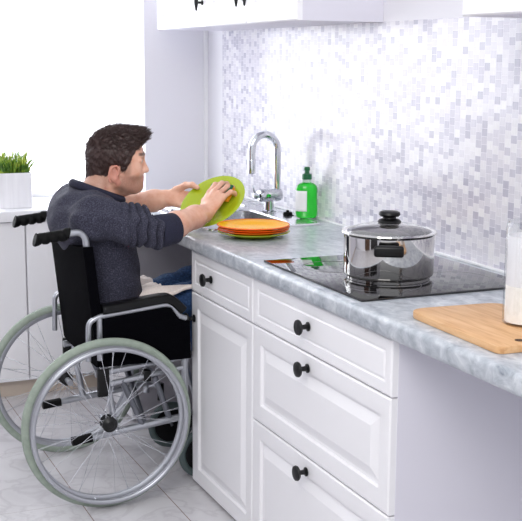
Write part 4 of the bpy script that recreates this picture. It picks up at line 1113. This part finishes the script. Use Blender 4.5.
# soft drag folds from the shoulder to the arm and across the back
fold = fold + 0.0045*np.sin((X*0.6+Y*0.9+Z*0.7)*60 + 2*np.sin(Z*20))*np.clip((Z-0.9)*9, 0, 1)*np.clip((0.25-Y)*5, 0, 1)
sw.D = (sw.D + fold).astype(np.float32)
CA0, CD = aV((-0.762, -0.127, 0.938)), unit(aV((0.065, 0.020, 0.005)))
pl_ = (X-CA0[0])*CD[0] + (Y-CA0[1])*CD[1] + (Z-CA0[2])*CD[2] + 0.010
pl_ = np.where((Y < 0.02) & (Z > 0.85) & (X > -0.80), pl_, -1.0)
sw.D = np.maximum(sw.D, pl_).astype(np.float32)
sv, sF = sw.mesh('sweater', None); sv = relax(sv, sF, 1, 0.3)
vobj('sweater', sv, sF, M['sweater'], man, 'heathered slate blue sweater with pushed-up sleeves')
def cuff(E_, W_, t0, t1, r):
    bm = B(); a = E_ + (W_-E_)*t0; b = E_ + (W_-E_)*t1; d = unit(W_-E_); Ln = float(np.linalg.norm(b-a))
    lathe(bm, [(r-0.012, 0.0), (r, 0.0), (r+0.002, 0.004), (r+0.0015, Ln*0.5), (r-0.001, Ln-0.004), (r-0.003, Ln), (r-0.007, Ln), (r-0.008, Ln-0.004), (r-0.012, 0.0)], tuple(a), tuple(d), 48)
    obj('cuff', bm, M['cuff'], man, label='navy ribbed cuff')
CA, CB = aV((-0.762, -0.127, 0.938)), aV((-0.697, -0.107, 0.943))
cuff(CA, CB, -0.15, 1.0, 0.0530); cuff(LE, LW, 0.10, 0.24, 0.0475)
bm = B(); pts = []
for i in range(48):
    a = 2*PI*i/48; ca_, sa_ = math.cos(a), math.sin(a)
    pts.append((-0.878 + 0.084*ca_, 0.19 + 0.078*sa_, 1.041 - 0.032*ca_))
tube(bm, pts, 0.0150, 12, closed=True); obj('collar', bm, M['cuff'], man, label='navy neckband')

# jeans, shoes
jf = Field((-1.00, -0.02, 0.10), (-0.28, 0.40, 0.80), 0.0045)
for yy in (0.100, 0.285):
    wrj = lambda t, X, Y, Z: 0.003*np.sin(X*70 + Z*40 + Y*30)
    jf.cap((-0.845, yy+(0.012 if yy < 0.19 else -0.012), 0.578), (-0.475, yy, 0.672), 0.074, 0.064, 0.03, wr=wrj)
    jf.cap((-0.475, yy, 0.672), (-0.415, yy, 0.24), 0.064, 0.050, 0.02, wr=wrj)
jf.cap((-0.87, 0.12, 0.60), (-0.87, 0.26, 0.60), 0.088, k=0.04)
jv, jF = jf.mesh('jeans', None); vobj('jeans', jv, jF, M['denim'], man, 'blue denim jeans')
for yy in (0.105, 0.285):
    sf = Field((-0.50, yy-0.06, 0.12), (-0.20, yy+0.06, 0.30), 0.003)
    sf.cap((-0.43, yy, 0.188), (-0.30, yy, 0.180), 0.036, 0.030, 0.02); sf.cap((-0.425, yy, 0.20), (-0.42, yy, 0.245), 0.036, 0.038, 0.02)
    ax = sf.lo[2] + sf.h*np.arange(sf.n[2]); sf.D = np.maximum(sf.D, (0.151-ax)[None, None, :]).astype(np.float32)
    a_, b_ = sf.mesh('shoe', None); vobj('shoe', a_, b_, M['shoe'], man)

# cream cloth across the lap
bm = B(); rows = []
for i in range(25):
    u = i/24; row = []
    for k in range(21):
        v = k/20; y = 0.022 + 0.325*v
        xe = -0.585 - 0.080*min(1, max(0, (v-0.08)/0.16)); x = -0.765 + (xe+0.765)*u
        tx = min(1, max(0, (x+0.845)/0.37)); cz = 0.578+0.094*tx; rr2 = 0.074-0.010*tx
        dy = min(abs(y-0.106), abs(y-0.279)); zt2 = cz + math.sqrt(max(rr2**2-dy*dy, 0.0030)) + 0.006
        zt2 += 0.0035*math.sin(u*9+v*12) + 0.003*math.sin(v*34+u*3)
        row.append((x + 0.006*math.sin(v*20), y, zt2))
    rows.append(row)
A = [[bm.verts.new(p) for p in r] for r in rows]
for i in range(24):
    for k in range(20): bm.faces.new((A[i][k], A[i][k+1], A[i+1][k+1], A[i+1][k]))
tw = obj('cloth', bm, M['towel'], origin=(-0.66, 0.10, 0.70)); mo = tw.modifiers.new('t', 'SOLIDIFY'); mo.thickness = 0.014; mo.offset = 1
tag(tw, 'folded cream cloth lying across the lap of the man', 'cloth')

# ------------------------------------------------------------------ plate in the hands, scouring sponge
plate(tuple(PC), PLR, M['green_plate'], axis=tuple(nP), label='lime green plate tilted upright in the hands of the man')
Rs = np.stack([fR, np.cross(nP, fR), nP], 1)
sg = thing('sponge', 'green and orange scouring sponge under the right hand of the man', 'sponge', tuple(pp(0.052, 0.004, 0.02)))
def obox(c, R3, hx, hy, hz, bev):
    t = bmesh.new(); bmesh.ops.create_cube(t, size=1); bmesh.ops.scale(t, vec=(2*hx, 2*hy, 2*hz), verts=t.verts[:])
    bmesh.ops.bevel(t, geom=t.edges[:], offset=bev, segments=3, profile=0.5, affect='EDGES')
    bmesh.ops.transform(t, matrix=Matrix(R3.tolist()).to_4x4(), verts=t.verts[:]); bmesh.ops.translate(t, vec=Vector(c), verts=t.verts[:]); return t
sc_ = lambda a, b, c: pp(-0.035, -0.075, 0) + a*fR + b*np.cross(nP, fR) + c*nP
obj('foam', obox(sc_(0.112, 0.012, 0.0185), Rs, 0.030, 0.047, 0.009, 0.003), M['sponge_y'], sg, label='orange foam side')
obj('scourer', obox(sc_(0.112, 0.012, 0.0315), Rs, 0.030, 0.047, 0.004, 0.002), M['sponge_g'], sg, label='dark green scouring side')
